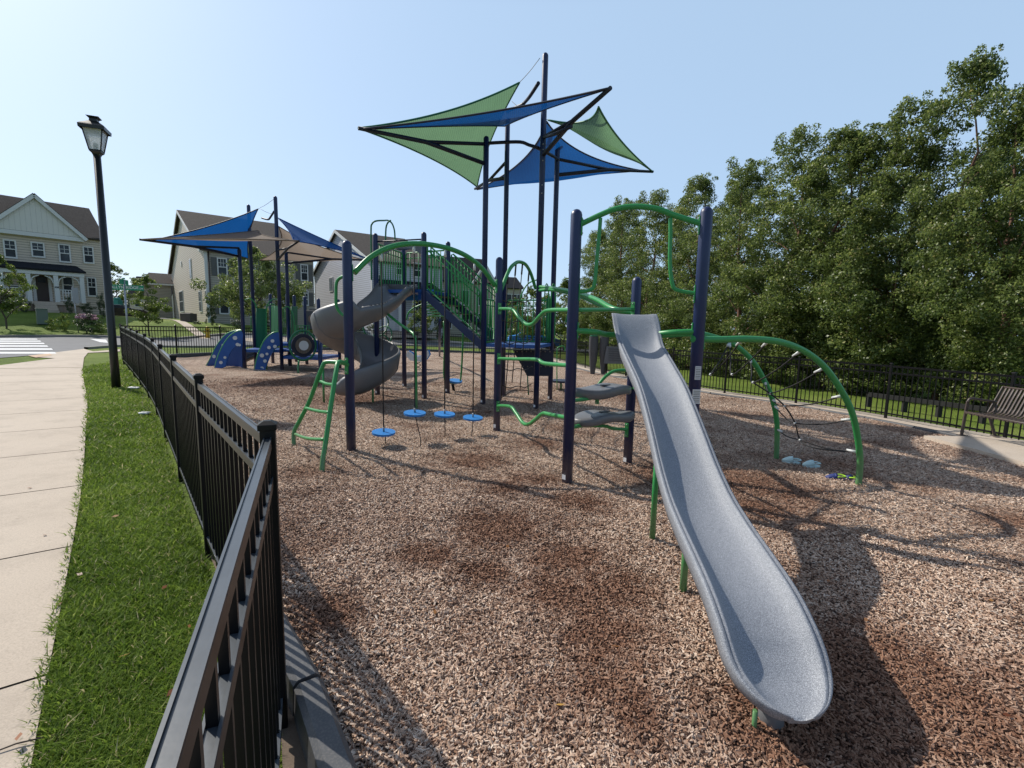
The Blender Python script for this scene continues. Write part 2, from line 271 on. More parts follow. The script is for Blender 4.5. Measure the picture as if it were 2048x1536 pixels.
# ------------------------------------------------------------------ mesh helpers
class MB:
    def __init__(s): s.v=[];s.f=[];s.sm=[]
    def quad(s,*p,smooth=False):
        b=len(s.v); s.v+= [tuple(q) for q in p]; s.f.append(tuple(range(b,b+len(p)))); s.sm.append(smooth); return s
    def box(s,c,size,ax=None):
        c=Vector(c); X,Y,Z=ax if ax else (Vector((1,0,0)),Vector((0,1,0)),Vector((0,0,1)))
        hx,hy,hz=size[0]/2,size[1]/2,size[2]/2; b=len(s.v)
        for i in (-1,1):
            for j in (-1,1):
                for k in (-1,1): s.v.append(tuple(c+X*hx*i+Y*hy*j+Z*hz*k))
        for f in ((0,1,3,2),(4,6,7,5),(0,4,5,1),(2,3,7,6),(0,2,6,4),(1,5,7,3)): s.f.append(tuple(b+i for i in f)); s.sm.append(False)
        return s
    def bar(s,a,b,w,h,up=Vector((0,0,1))):
        a=Vector(a);b=Vector(b); X=(b-a); L=X.length; X.normalize(); Y=up.cross(X)
        if Y.length<1e-5: Y=Vector((0,1,0))
        Y.normalize(); Z=X.cross(Y); return s.box((a+b)/2,(L,w,h),(X,Y,Z))
    def tube(s,pts,r,n=10,smooth_path=0,caps=True,dome=False):
        pts=[Vector(p) for p in pts]
        if smooth_path: pts=spline(pts,smooth_path)
        rs=r if isinstance(r,(list,tuple)) else [r]*len(pts)
        if len(rs)!=len(pts): rs=[rs[0]+(rs[-1]-rs[0])*i/(len(pts)-1) for i in range(len(pts))]
        T=[(pts[min(i+1,len(pts)-1)]-pts[max(i-1,0)]).normalized() for i in range(len(pts))]
        N=T[0].orthogonal().normalized(); b0=len(s.v); rings=[]
        for i,p in enumerate(pts):
            if i>0:
                q=T[i-1].rotation_difference(T[i]); N=(q@N); N=(N-T[i]*N.dot(T[i])).normalized()
            B=T[i].cross(N); rings.append(len(s.v))
            for k in range(n):
                a=2*math.pi*k/n; s.v.append(tuple(p+(N*math.cos(a)+B*math.sin(a))*rs[i]))
        if dome:
            p=pts[-1];t=T[-1];B=t.cross(N)
            for ph in (30,60,82):
                rings.append(len(s.v)); rr=rs[-1]*math.cos(R_(ph)); h=rs[-1]*math.sin(R_(ph))
                for k in range(n):
                    a=2*math.pi*k/n; s.v.append(tuple(p+t*h+(N*math.cos(a)+B*math.sin(a))*rr))
        for a,b in zip(rings,rings[1:]):
            for k in range(n): s.f.append((a+k,a+(k+1)%n,b+(k+1)%n,b+k)); s.sm.append(True)
        if caps:
            s.f.append(tuple(rings[0]+k for k in reversed(range(n)))); s.sm.append(False)
            s.f.append(tuple(rings[-1]+k for k in range(n))); s.sm.append(False)
        return s
    def grid(s,rows,smooth=True,close=False):
        b=len(s.v); n=len(rows[0])
        for r in rows: s.v+=[tuple(p) for p in r]
        for i in range(len(rows)-1):
            for j in range(n if close else n-1):
                j2=(j+1)%n; s.f.append((b+i*n+j,b+i*n+j2,b+(i+1)*n+j2,b+(i+1)*n+j)); s.sm.append(smooth)
        return s
    def poly(s,pts,th=0.0,nrm=None):
        pts=[Vector(p) for p in pts]
        if th==0: return s.quad(*pts)
        nrm=nrm or (pts[1]-pts[0]).cross(pts[2]-pts[0]).normalized(); o=nrm*th/2; n=len(pts)
        s.quad(*[p+o for p in pts]); s.quad(*[p-o for p in reversed(pts)])
        for i in range(n): j=(i+1)%n; s.quad(pts[i]+o,pts[i]-o,pts[j]-o,pts[j]+o)
        return s
    def disc(s,c,nrm,r,th,n=20,r2=None):
        c=Vector(c); nrm=Vector(nrm).normalized(); X=nrm.orthogonal().normalized(); Y=nrm.cross(X)
        return s.poly([c+(X*math.cos(2*math.pi*k/n)+Y*math.sin(2*math.pi*k/n))*r for k in range(n)],th,nrm)
    def ball(s,c,r,n=10,m_=7):
        c=Vector(c); r=Vector(r) if hasattr(r,'__len__') else Vector((r,r,r))
        return s.grid([[c+Vector((r.x*math.cos(2*math.pi*k/n)*math.sin(math.pi*(i+.001)/m_*.9999),r.y*math.sin(2*math.pi*k/n)*math.sin(math.pi*(i+.001)/m_*.9999),r.z*math.cos(math.pi*i/m_))) for k in range(n)] for i in range(m_+1)],True,True)
    def build(s,name,mat,parent=None,bevel=0,**kw):
        me=bpy.data.meshes.new(name); 
        inv=None
        if parent is not None:
            o0=parent; off=Vector(o0.get('_o',(0,0,0)))
            vs=[(a-off.x,b-off.y,c-off.z) for a,b,c in s.v]
        else: vs=s.v
        me.from_pydata(vs,[],s.f); me.polygons.foreach_set('use_smooth',s.sm); me.materials.append(M[mat] if isinstance(mat,str) else mat); me.validate(); me.update()
        o=bpy.data.objects.new(name,me); C.objects.link(o)
        if parent is not None: o.parent=parent
        if parent is not None: o['_o']=tuple(Vector(parent.get('_o',(0,0,0))))
        if bevel:
            bm_=o.modifiers.new('bevel','BEVEL'); bm_.width=bevel; bm_.segments=2; bm_.limit_method='ANGLE'
        for k,v in kw.items(): o[k]=v
        return o
def spline(P,k):
    out=[]
    for i in range(len(P)-1):
        p0=P[max(i-1,0)];p1=P[i];p2=P[i+1];p3=P[min(i+2,len(P)-1)]
        for j in range(k):
            t=j/k; out.append(0.5*((2*p1)+(p2-p0)*t+(2*p0-5*p1+4*p2-p3)*t*t+(3*p1-p0-3*p2+p3)*t*t*t))
    out.append(P[-1]); return out
def tag(o,label,cat,group=None):
    o['label']=label; o['category']=cat
    if group: o['group']=group
    return o
def thing(name,label,cat,loc,group=None):
    o=bpy.data.objects.new(name,None); C.objects.link(o); o.location=loc; o['_o']=tuple(loc); o.empty_display_size=0.2
    return tag(o,label,cat,group)
def struct(name,mb,mat):
    o=mb.build(name,mat); o['kind']='structure'; return o
def npmesh(name,co,faces_n,nper,mat,tint=None,kind=None):
    """many small separate faces in one mesh: co (N*nper,3)"""
    me=bpy.data.meshes.new(name); nv=len(co); nf=nv//nper
    me.vertices.add(nv); me.vertices.foreach_set('co',co.astype(np.float32).ravel())
    me.loops.add(nv); me.loops.foreach_set('vertex_index',np.arange(nv,dtype=np.int32))
    me.polygons.add(nf); me.polygons.foreach_set('loop_start',np.arange(0,nv,nper,dtype=np.int32)); me.polygons.foreach_set('loop_total',np.full(nf,nper,dtype=np.int32))
    if tint is not None:
        a=me.attributes.new('tint','FLOAT','FACE'); a.data.foreach_set('value',tint.astype(np.float32))
    me.materials.append(M[mat]); me.update(calc_edges=True)
    return me
def drape(name,poly,dz,mat,step=1.0,keep=None):
    bm=bmesh.new(); vs=[bm.verts.new((p[0],p[1],0)) for p in poly]; bm.faces.new(vs)
    xs=[p[0] for p in poly]; ys=[p[1] for p in poly]
    for ax,lo,hi in ((0,min(xs),max(xs)),(1,min(ys),max(ys))):
        k=math.ceil(lo/step)*step
        while k<hi:
            co_=[0,0,0]; no=[0,0,0]; co_[ax]=k; no[ax]=1
            bmesh.ops.bisect_plane(bm,geom=bm.verts[:]+bm.edges[:]+bm.faces[:],plane_co=co_,plane_no=no); k+=step
    bmesh.ops.recalc_face_normals(bm,faces=bm.faces)
    for v in bm.verts: v.co.z=gz(v.co.x,v.co.y)+(dz(v.co.x,v.co.y) if callable(dz) else dz)
    for f in bm.faces:
        f.smooth=True
        if f.normal.z<0: f.normal_flip()
    me=bpy.data.meshes.new(name); bm.to_mesh(me); bm.free(); me.materials.append(M[mat])
    o=bpy.data.objects.new(name,me); C.objects.link(o); o['kind']='structure'; return o
def inpoly(x,y,P):
    c=False; n=len(P)
    for i in range(n):
        x1,y1=P[i][:2]; x2,y2=P[(i+1)%n][:2]
        if (y1>y)!=(y2>y) and x<(x2-x1)*(y-y1)/(y2-y1)+x1: c=not c
    return c
def inpoly_np(X,Y,P):
    c=np.zeros(len(X),bool); n=len(P)
    for i in range(n):
        x1,y1=P[i][:2]; x2,y2=P[(i+1)%n][:2]
        if y1==y2: continue
        c^=((y1>Y)!=(y2>Y))&(X<(x2-x1)*(Y-y1)/(y2-y1)+x1)
    return c
# ------------------------------------------------------------------ terrain and ground
FL=[(-0.075,-0.18),(-0.90,1.72),(-2.05,3.08),(-3.26,4.55),(-4.50,6.06),(-5.72,7.55),(-7.02,9.08),(-8.36,10.60),(-9.72,12.13),(-11.10,13.67),(-12.4,15.1),(-13.5,16.4)]
FB=[(-13.5+0.25*2.03*i,16.4+0.968*2.03*i) for i in range(8)]          # back-left run
FB2=[(FB[-1][0]+1.99*i,FB[-1][1]+0.10*i) for i in range(6)]
FR=[(9.55,2.5),(9.3,4.45),(9.12,6.42),(8.89,8.39),(8.34,10.44),(7.48,12.37),(6.31,13.97),(5.35,15.8),(4.45,17.7),(3.8,19.7),(3.35,21.8),(3.0,23.9),(2.6,26.0),(2.2,28.1),(1.8,30.2)]
FB2=[FB[-1]]+[(FB[-1][0]+(FR[-1][0]-FB[-1][0])*i/6,FB[-1][1]+(FR[-1][1]-FB[-1][1])*i/6) for i in range(1,7)]
def offs(P,d):
    out=[]
    for i,p in enumerate(P):
        a=P[max(i-1,0)]; b=P[min(i+1,len(P)-1)]; dx,dy=b[0]-a[0],b[1]-a[1]; l=math.hypot(dx,dy)
        out.append((p[0]+dy/l*d,p[1]-dx/l*d))
    return out
EL=[(0.35,0.22)]+offs(FL[1:-1],0.17)+[(-13.25,16.25)]
EB=[(-13.15,16.5)]+offs(FB[1:],0.2)
ER=offs(FR,-0.60)
MUL=EL+EB+list(reversed(offs(FB2,0.25)[1:-1]))[::-1]+list(reversed(ER))+[(9.0,-4),(2.5,-4)]
xs=[-1500,-900,-500,-300,-180,-120,-90,-75]+list(range(-64,65,1))+[75,90,120,180,300,500,900,1500]
ys=[-1500,-500,-200,-100,-50,-25,-15]+list(range(-10,91,1))+[100,115,140,180,250,400,700,1200,2000]
tb=MB(); tb.grid([[ (x,y,gz(x,y)-0.012) for x in xs] for y in ys]); ground=struct('ground',tb,'lawn')
def mnoise(x,y): return 0.022+0.012*math.sin(2.1*x+1.3*math.sin(1.7*y))+0.010*math.sin(3.3*y+x)+0.006*math.sin(7*x-5*y)
drape('mulch_ground',MUL,mnoise,'mulch',0.5)
# sidewalk: slabs over a dark base
SWR=[(0.9,-2.0),(-0.35,-0.1),(-1.68,1.50),(-3.71,3.94),(-5.75,6.28),(-7.81,8.62),(-10.1,11.1),(-12.44,13.68)]
SWR=[tuple(v[:2]) for v in spline([Vector((a,b,0)) for a,b in SWR],4)]
SWL=offs(SWR,-2.15)
drape('sidewalk_base',SWR+list(reversed(SWL)),0.004,'joint',1.0)
acc=[0]
for a,b in zip(SWR,SWR[1:]): acc.append(acc[-1]+math.hypot(b[0]-a[0],b[1]-a[1]))
def along(P,s):
    for i in range(len(acc)-1):
        if s<=acc[i+1] or i==len(acc)-2:
            t=(s-acc[i])/(acc[i+1]-acc[i]); return (P[i][0]*(1-t)+P[i+1][0]*t,P[i][1]*(1-t)+P[i+1][1]*t)
sw=MB(); s0=0.35; L_=1.52
while s0+L_<acc[-1]+1.4:
    rows=[]
    for j in range(5):
        q=s0+0.008+(L_-0.016)*j/4
        if q>acc[-1]: break
        a=along(SWR,q); b=along(SWL,q); rows.append([on(a[0]+(b[0]-a[0])*t,a[1]+(b[1]-a[1])*t,0.014) for t in (0,0.25,0.5,0.75,1)])
    if len(rows)>1: sw.grid(rows,False)
    s0+=L_
# ramp area towards the crossing
endR=SWR[-1]; endL=SWL[-1]
rp=[endR,G(168,716),G(176,706),G(200,705),G(240,703),G(240,699),G(186,703),G(168,698),G(56,712),G(75,715),G(110,717),endL]
struct('sidewalk',sw,'walk')
drape('sidewalk_ramp',[(p[0],p[1]) for p in rp],0.010,'walk',1.0)
drape('tactile_paving',[tuple(G(*p)[:2]) for p in ((56,712.2),(100,707.8),(104,711.5),(72,716))],0.016,'tactile',1.0)
# road
near=[G(-330,742),G(-160,726),G(0,716),G(56,711.7),G(168,698),G(216,694.2),G(240,693.2)]
near=[tuple(p[:2]) for p in near]+[(-15.9,25.5),(-14.6,30.5),(-12.2,35.2),(-8,37.6),(0,38.2),(14,38.5),(40,36)]
far=[tuple(G(*p)[:2]) for p in ((-330,690),(-160,681),(0,675.2),(110,674.5),(214,676.3))]+[(-22.5,30.5),(-20.5,36),(-16.5,41),(-10,44),(0,45),(14,45.5),(42,43)]
drape('road',near+list(reversed(far)),0.005,'asphalt',1.0)
def kerb(name,P,w,h):
    mb=MB(); A=[tuple(v[:2]) for v in spline([Vector((a,b,0)) for a,b in P],4)]; B=offs(A,w)
    mb.grid([[on(a[0],a[1],-0.02),on(a[0],a[1],h),on(b[0],b[1],h),on(b[0],b[1],-0.02)] for a,b in zip(A,B)],False); struct(name,mb,'kerb')
kerb('kerb_near_side',near[4:],0.16,0.09); kerb('kerb_far_side',far,-0.16,0.13)
# crossing stripes
for i,(y0,xr) in enumerate(((677.6,73),(681.6,80),(686.0,87),(691.2,94),(697.2,103),(704.6,110))):
    a=G(-60,y0-0.3);b=G(xr,y0);c=G(xr+3,y0+1.9+0.25*i);d=G(-60,y0+2.2+0.25*i)
    drape('crossing_stripe',[tuple(p[:2]) for p in (a,b,c,d)],0.011,'line',1.0)
drape('stop_line',[tuple(G(*p)[:2]) for p in ((180,678.2),(212,679.5),(216,686),(200,684.5))],0.011,'line',1.0)
# far street going off behind, house paths, drive
def house_path(name,pts,mat='walk',dz=0.02): drape(name,[tuple(p[:2]) for p in pts],dz,mat,1.0)
house_path('side_street',[at(228,652,47),at(330,660,44),at(345,655,50),at(232,629,80)],'asphalt')
house_path('front_walk',[at(330,655,41.5),at(400,672,32.5),at(425,672,32.5),at(350,655,41.5)])
house_path('verge_sidewalk',[(-18,33),(-16,37.5),(-12,41.5),(-6,45.8),(4,46.8),(4,48.2),(-7,47.3),(-13.5,43),(-18,38.5),(-20,34)])
# mow strip under the right fence + bench slab
drape('mow_strip',offs(FR,-0.56)+list(reversed(offs(FR,0.45))),0.012,'walk',1.0)
sl=MB(); P=[(7.22,8.15),(7.12,4.6),(9.0,4.6),(8.75,8.3)]
sl.quad(*[on(a,b,0.085) for a,b in P]); 
for i in range(4):
    a=P[i];b=P[(i+1)%4]; sl.quad(on(*a,0.085),on(*a,-0.05),on(*b,-0.05),on(*b,0.085))
struct('bench_slab',sl,'walk')
drape('bare_soil_strip',[FL[1],FL[2],(-1.93,3.2),(-1.2,2.36),(-0.70,1.6),(0.25,0.25),(0.0,0.0)],0.006,'soil',0.5)

# plastic border pieces
def border(P,label,z1=0.155):
    A=[Vector((a,b,0)) for a,b in P]; i=0
    for a,b in zip(A,A[1:]):
        d=(b-a); L=d.length; d.normalize(); n=max(1,round(L/1.22)); l=L/n
        for k in range(n):
            p=a+d*(k*l+0.012); q=a+d*((k+1)*l-0.012); i+=1
            mb=MB(); z0=-0.03; nrm=Vector((d.y,-d.x,0)); o=[]
            prof=[(-0.062,z0),(-0.055,z1-0.02),(-0.035,z1),(0.035,z1),(0.055,z1-0.02),(0.062,z0)]
            rows=[[on(e.x+nrm.x*u,e.y+nrm.y*u,v) for u,v in prof] for e in (p,q)]
            mb.grid(rows,False)
            mb.f.append(tuple(range(6))); mb.sm.append(False); mb.f.append(tuple(range(11,5,-1))); mb.sm.append(False)
            ob=mb.build('border_timber',"dgrey",None); tag(ob,label,'playground border','plastic border pieces edging the mulch')
border(offs(EL[:-1],-0.06)[:12],'dark grey plastic border piece between the left fence and the mulch')
border(offs(EB,-0.03),'dark plastic border piece at the foot of the fence beyond the small play structure')
border(list(offs(FB2,0.1)),'dark plastic border piece along the farthest back fence')
border(offs(FR,-0.62),'black plastic border piece beside the concrete strip of the right fence',0.055)

# ------------------------------------------------------------------ fences
def fence(name,label,pts,h=1.20,spacing=0.112,pick=0.016,fp=None,big=()):
    root=thing(name,label,'fence',on(*pts[0]),None)
    for i,(x,y) in enumerate(pts):
        if fp and i in fp: continue
        z=gz(x,y); w_=0.052 if i in big else 0.046; q0=pts[max(i-1,0)]; q1=pts[min(i+1,len(pts)-1)]; q1=pts[i] if i in big else q1; dd=Vector((q1[0]-q0[0],q1[1]-q0[1],0)).normalized(); nn=Vector((-dd.y,dd.x,0)); AX=(dd,nn,Vector((0,0,1)))
        pm=MB(); pm.box((x,y,z+(h+0.03)/2-0.05),(w_,w_,h+0.03+0.1),AX)
        pm.box((x,y,z+h+0.026),(w_+0.012,w_+0.012,0.022),AX)
        a=w_/2+0.007; t=z+h+0.041; a=w_/2+0.006; t=z+h+0.037; q=a*0.4; cc=Vector((x,y,0)); top=[tuple(cc+dd*(u*a)+nn*(v*a)+Vector((0,0,t))) for u,v in ((-1,-1),(1,-1),(1,1),(-1,1))]
        tp=[tuple(cc+dd*(u*q)+nn*(v*q)+Vector((0,0,t+.012))) for u,v in ((-1,-1),(1,-1),(1,1),(-1,1))]
        for k in range(4): pm.quad(top[k],top[(k+1)%4],tp[(k+1)%4],tp[k])
        pm.quad(*tp); pm.build('post','black',root,bevel=0.003)
    for a,b in zip(pts,pts[1:]):
        A=Vector((*a,0));B=Vector((*b,0)); d=(B-A); L=d.length; d.normalize(); za,zb=gz(*a),gz(*b)
        pn=MB(); n=Vector((-d.y,d.x,0))
        for hh,rh,rw in ((h-0.015,0.034,0.028),(h-0.165,0.030,0.028),(0.14,0.030,0.028)):
            p=A+d*0.024+Vector((0,0,za+hh-rh/2)); q=B-d*0.024+Vector((0,0,zb+hh-rh/2)); pn.bar(p,q,rw,rh)
            if hh>1:   # raised lip along the rail
                for sgn in (-1,1):
                    o=n*(sgn*0.0112)+Vector((0,0,rh/2+0.002)); pn.bar(p+o,q+o,0.005,0.005)
        k=spacing*0.8
        while k<L-0.05:
            p=A+d*k; z=za+(zb-za)*k/L; pn.box((p.x,p.y,z+(h+0.045)/2-0.002),(pick,pick,h-0.10+0.0),(d,n,Vector((0,0,1)))); k+=spacing
        if L>1.2 and pts is FL and pts.index(a) in (1,2,3):
            kk=spacing*0.8
            while kk<L-0.05:
                for hh in (0.032,): p=A+d*kk-n*0.0145+Vector((0,0,za+(zb-za)*kk/L+h-hh)); pn.box(p,(0.009,0.003,0.009),(d,n,Vector((0,0,1))))
                kk+=spacing
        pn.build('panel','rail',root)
    return root
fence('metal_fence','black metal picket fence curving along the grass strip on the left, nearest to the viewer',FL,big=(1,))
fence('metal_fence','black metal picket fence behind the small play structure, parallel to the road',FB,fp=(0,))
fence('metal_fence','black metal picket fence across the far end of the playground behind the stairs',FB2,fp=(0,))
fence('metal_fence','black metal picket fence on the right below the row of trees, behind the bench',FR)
# ------------------------------------------------------------------ large play structure
PS=thing('play_structure','large navy and green play structure with shade sails, spiral slide and long grey slide','play structure',on(0,8))
def ppos(d): return {k:Vector((*v,gz(*v))) for k,v in d.items()}
PP=ppos(dict(A=(-2.00,5.81),B=(0.61,4.92),Cc=(1.79,4.62),D=(1.45,5.72),E=(-0.23,7.43),F=(-0.61,9.96),Gg=(-0.22,11.37),H=(0.50,9.61),I=(0.89,10.95),J=(-1.92,10.31),K=(-1.57,11.48),L=(-3.05,10.68),Mm=(-2.78,12.17)))
PHT=dict(A=2.59,B=2.84,Cc=2.84,D=2.30,E=2.71,F=5.41,Gg=6.36,H=6.80,I=5.72,J=3.58,K=3.61,L=3.58,Mm=3.50)
PR=0.056
tops={}
for k,p in PP.items():
    r=PR*1.03 if k in 'B Cc A'.split() else PR
    t=p+Vector((0,0,PHT[k]-r)); tops[k]=t
    o=MB().tube([p-Vector((0,0,0.1)),t],r,20,dome=True).build('post','navy',PS)
    if k in ('B','D','F','H','I','E','J','L','K','Mm'):
        v=(Vector((0,0,0))-p); v.z=0; v.normalize(); s_=Vector((-v.y,v.x,0)); s_=-s_ if s_.x>0 else s_
        c=p+(v*0.8+s_*0.6).normalized()*(r+0.001)+Vector((0,0,0.09)); nn=(v*0.8+s_*0.6).normalized(); tt=Vector((-nn.y,nn.x,0))
        MB().box(c,(0.004,0.045,0.05),(nn,tt,Vector((0,0,1)))).build('sticker','sticker',o)
# age and safety stickers on the post right of the slide
cp_=PP['Cc']; v=-cp_; v.z=0; v.normalize(); rt_=Vector((-v.y,v.x,0)); 
for zz,hh,ww in ((1.20,0.13,0.055),(0.97,0.14,0.075)):
    nn=(v*0.93+rt_*0.35).normalized(); tt=Vector((-nn.y,nn.x,0)); mb=MB(); mb.box(cp_+nn*0.059+Vector((0,0,zz+0.08)),(0.004,ww,hh),(nn,tt,Vector((0,0,1)))); st=mb.build('sticker','sticker',PS)
    tx=MB()
    for j in range(7): tx.box(cp_+nn*0.0625+Vector((0,0,zz+0.08+hh*(0.38-j*0.125))),(0.002,ww*0.8,0.005),(nn,tt,Vector((0,0,1))))
    tx.build('print','dgrey',st)
def hp(k,z): return PP[k]+Vector((0,0,z-PP[k].z))       # point on a post axis at world height z
def clampplate(p,d,h=0.17,mat='green',parent=PS):
    d=Vector(d); d.z=0; d.normalize(); n=Vector((-d.y,d.x,0)); q=Vector(p)+d*0.058
    o=MB().box(q,(0.012,0.05,h),(d,n,Vector((0,0,1)))).build('bracket',mat,parent,bevel=0.004)
    for sg_ in (-1,1): MB().ball(q+d*0.006+Vector((0,0,sg_*h*0.38)),0.009,8,5).build('bolt','steel',o)
def gbar(a,b,mid,r,name='rung_bar',k=6,mat='green',plates=True):
    a=Vector(a);b=Vector(b); pts=[a]+[Vector(q) for q in mid]+[b]
    o=MB().tube(pts,r,12,smooth_path=k).build(name,mat,PS)
    if plates:
        clampplate(a,(pts[1]-a)); clampplate(b,(pts[-2]-b))
    return o
def between(a,b,t,z): q=a.lerp(b,t); return Vector((q.x,q.y,z))
# A-E arch with four hanging discs
A_,E_=PP['A'],PP['E']
arc=[]
for t in [i/12 for i in range(13)]:
    s=2*t-1; arc.append(between(A_,E_,0.035+0.93*t,2.20+0.47*(1-s*s*0.55-0.45*s**4)+0.0*t))
MB().tube(arc,0.034,14,smooth_path=3).build('arch','green',PS); clampplate(hp('A',2.2),E_-A_,0.2); clampplate(hp('E',2.2),A_-E_,0.2)
for (t,zd,bp) in ((0.185,0.205,(770,893)),(0.38,0.42,(840,898)),(0.585,0.36,(889,878)),(0.80,0.26,(943,875))):
    q=between(A_,E_,t,0); za=2.20+0.47*(1-(2*(t-0.035)/0.93-1)**2*0.55-0.45*(2*(t-0.035)/0.93-1)**4); g=gz(q.x,q.y)
    top=Vector((q.x,q.y,za-0.03)); dc=Vector((q.x,q.y,g+zd))
    dobj=MB().disc(dc,(0.05,-0.07,1),0.150,0.026,32).build('swing_disc','bluepl',PS,bevel=0.01)
    MB().tube([dc+Vector((0,0,0.018)),dc+Vector((0,0,0.075))],0.013,10).build('ferrule','steel',dobj)
    MB().tube([top,dc],0.0085,8).build('rope','rope',dobj)
    MB().tube([top,top-Vector((0,0,0.10))],[0.013,0.02],10).build('ferrule','offwhite',dobj)
    gg=G(*bp); MB().tube([dc,gg+Vector((0.01,0,0.12)),gg],0.006,6).build('tether','rope',dobj)
# wavy bars E-B (three) and continuing B-D
E2,B2,D2=PP['E'],PP['B'],PP['D']
def px_on(a,b,px,py):   # point of the vertical plane through posts a and b
    d=ray(px,py); k=d.x/d.y; u=b-a; t=(k*a.y-a.x)/(u.x-k*u.y); Y=a.y+u.y*t; return at(px,py,Y)
gbar(hp('E',1.86),hp('B',px_on(E2,B2,1146,620).z),[px_on(E2,B2,*q) for q in ((1024,619),(1036,632),(1052,648),(1066,647),(1080,632),(1096,621))],0.024)
gbar(hp('E',1.09),hp('B',px_on(E2,B2,1142,731).z),[px_on(E2,B2,*q) for q in ((1030,718),(1072,719),(1084,725),(1098,728))],0.024)
gbar(hp('E',0.34),hp('B',px_on(E2,B2,1138,836).z),[px_on(E2,B2,*q) for q in ((1020,813),(1032,826),(1046,846),(1058,848),(1072,838),(1086,827),(1100,829))],0.024)
gbar(hp('B',1.78),hp('D',1.83),[],0.022); 
gbar(hp('B',0.54),hp('D',px_on(B2,D2,1250,861).z),[px_on(B2,D2,*q) for q in ((1160,852),(1208,852),(1226,857))],0.02)
# top arch, two handles, cross bar between B and C
C2=PP['Cc']
gbar(hp('B',px_on(B2,C2,1160,453).z),hp('Cc',px_on(B2,C2,1392,451).z),[px_on(B2,C2,*q) for q in ((1200,430),(1235,417),(1275,413),(1315,418),(1350,431))],0.027,'arch')
gbar(hp('B',px_on(B2,C2,1160,585).z),px_on(B2,C2,1201,436),[px_on(B2,C2,*q) for q in ((1180,580),(1189,566),(1194,515),(1199,462))],0.019,'handrail',plates=False); clampplate(hp('B',px_on(B2,C2,1158,585).z),(C2-B2))
gbar(hp('Cc',px_on(B2,C2,1378,588).z),px_on(B2,C2,1341,436),[px_on(B2,C2,*q) for q in ((1357,581),(1345,568),(1340,525),(1341,470))],0.019,'handrail',plates=False); clampplate(hp('Cc',px_on(B2,C2,1378,588).z),(B2-C2))
gbar(hp('B',px_on(B2,C2,1152,661).z),hp('Cc',px_on(B2,C2,1378,663).z),[px_on(B2,C2,1190,664),px_on(B2,C2,1225,666)+Vector((0,.16,-.02)),px_on(B2,C2,1300,666)+Vector((0,.16,-.02)),px_on(B2,C2,1345,665)],0.029,'rung_bar')
gbar(hp('Cc',0.85),hp('D',0.9),[],0.02,plates=False)
# grey stepping pods between B and D
def pod(cx,cy,z,a,b,ang,th=0.07,kind=0):
    rows=[];n=28
    outl=[]
    for k in range(n):
        t=2*math.pi*k/n; r=1+0.13*math.cos(2*t+0.6)+0.08*math.sin(3*t+kind)
        x,y=a*r*math.cos(t),b*r*math.sin(t); outl.append((x,y))
    ca,sa=math.cos(ang),math.sin(ang)
    def P(x,y,zz): return Vector((cx+x*ca-y*sa,cy+x*sa+y*ca,zz))
    wav=lambda x: 0.018*math.sin(x*9+kind)
    for f,dz in ((0.02,0.004),(0.5,0.0),(0.82,0.006),(0.95,0.0),(1.0,-0.014),(1.0,-th*0.8),(0.93,-th),(0.5,-th),(0.02,-th)):
        rows.append([P(x*f,y*f,z+dz+wav(x*f)) for x,y in outl])
    mb=MB().grid(rows,True,True); o=mb.build('stepping_pod','slatepl',PS)
    MB().box(P(0.02,0.0,z+0.008+wav(0.02)),(0.13,0.05,0.012),(Vector((ca,sa,0)),Vector((-sa,ca,0)),Vector((0,0,1)))).build('slot','dgrey',o,bevel=0.004)
    return o
pod(1.05,5.38,0.94,0.40,0.19,0.65,0.10,0.4); pod(1.04,5.30,0.64,0.40,0.20,0.62,0.085,2.0)
gbar(hp('B',0.84),Vector((1.0,5.3,0.84)),[Vector((0.8,5.12,0.83))],0.02,'pod_bracket',plates=True); gbar(hp('B',0.55),Vector((1.05,5.34,0.55)),[Vector((0.85,5.15,0.55))],0.02,'pod_bracket',plates=False)
# green bar behind the pods
gbar(at(1195,772,6.2),at(1300,745,6.4),[at(1210,754,6.25),at(1230,742,6.3),at(1262,741,6.35)],0.022,plates=False)
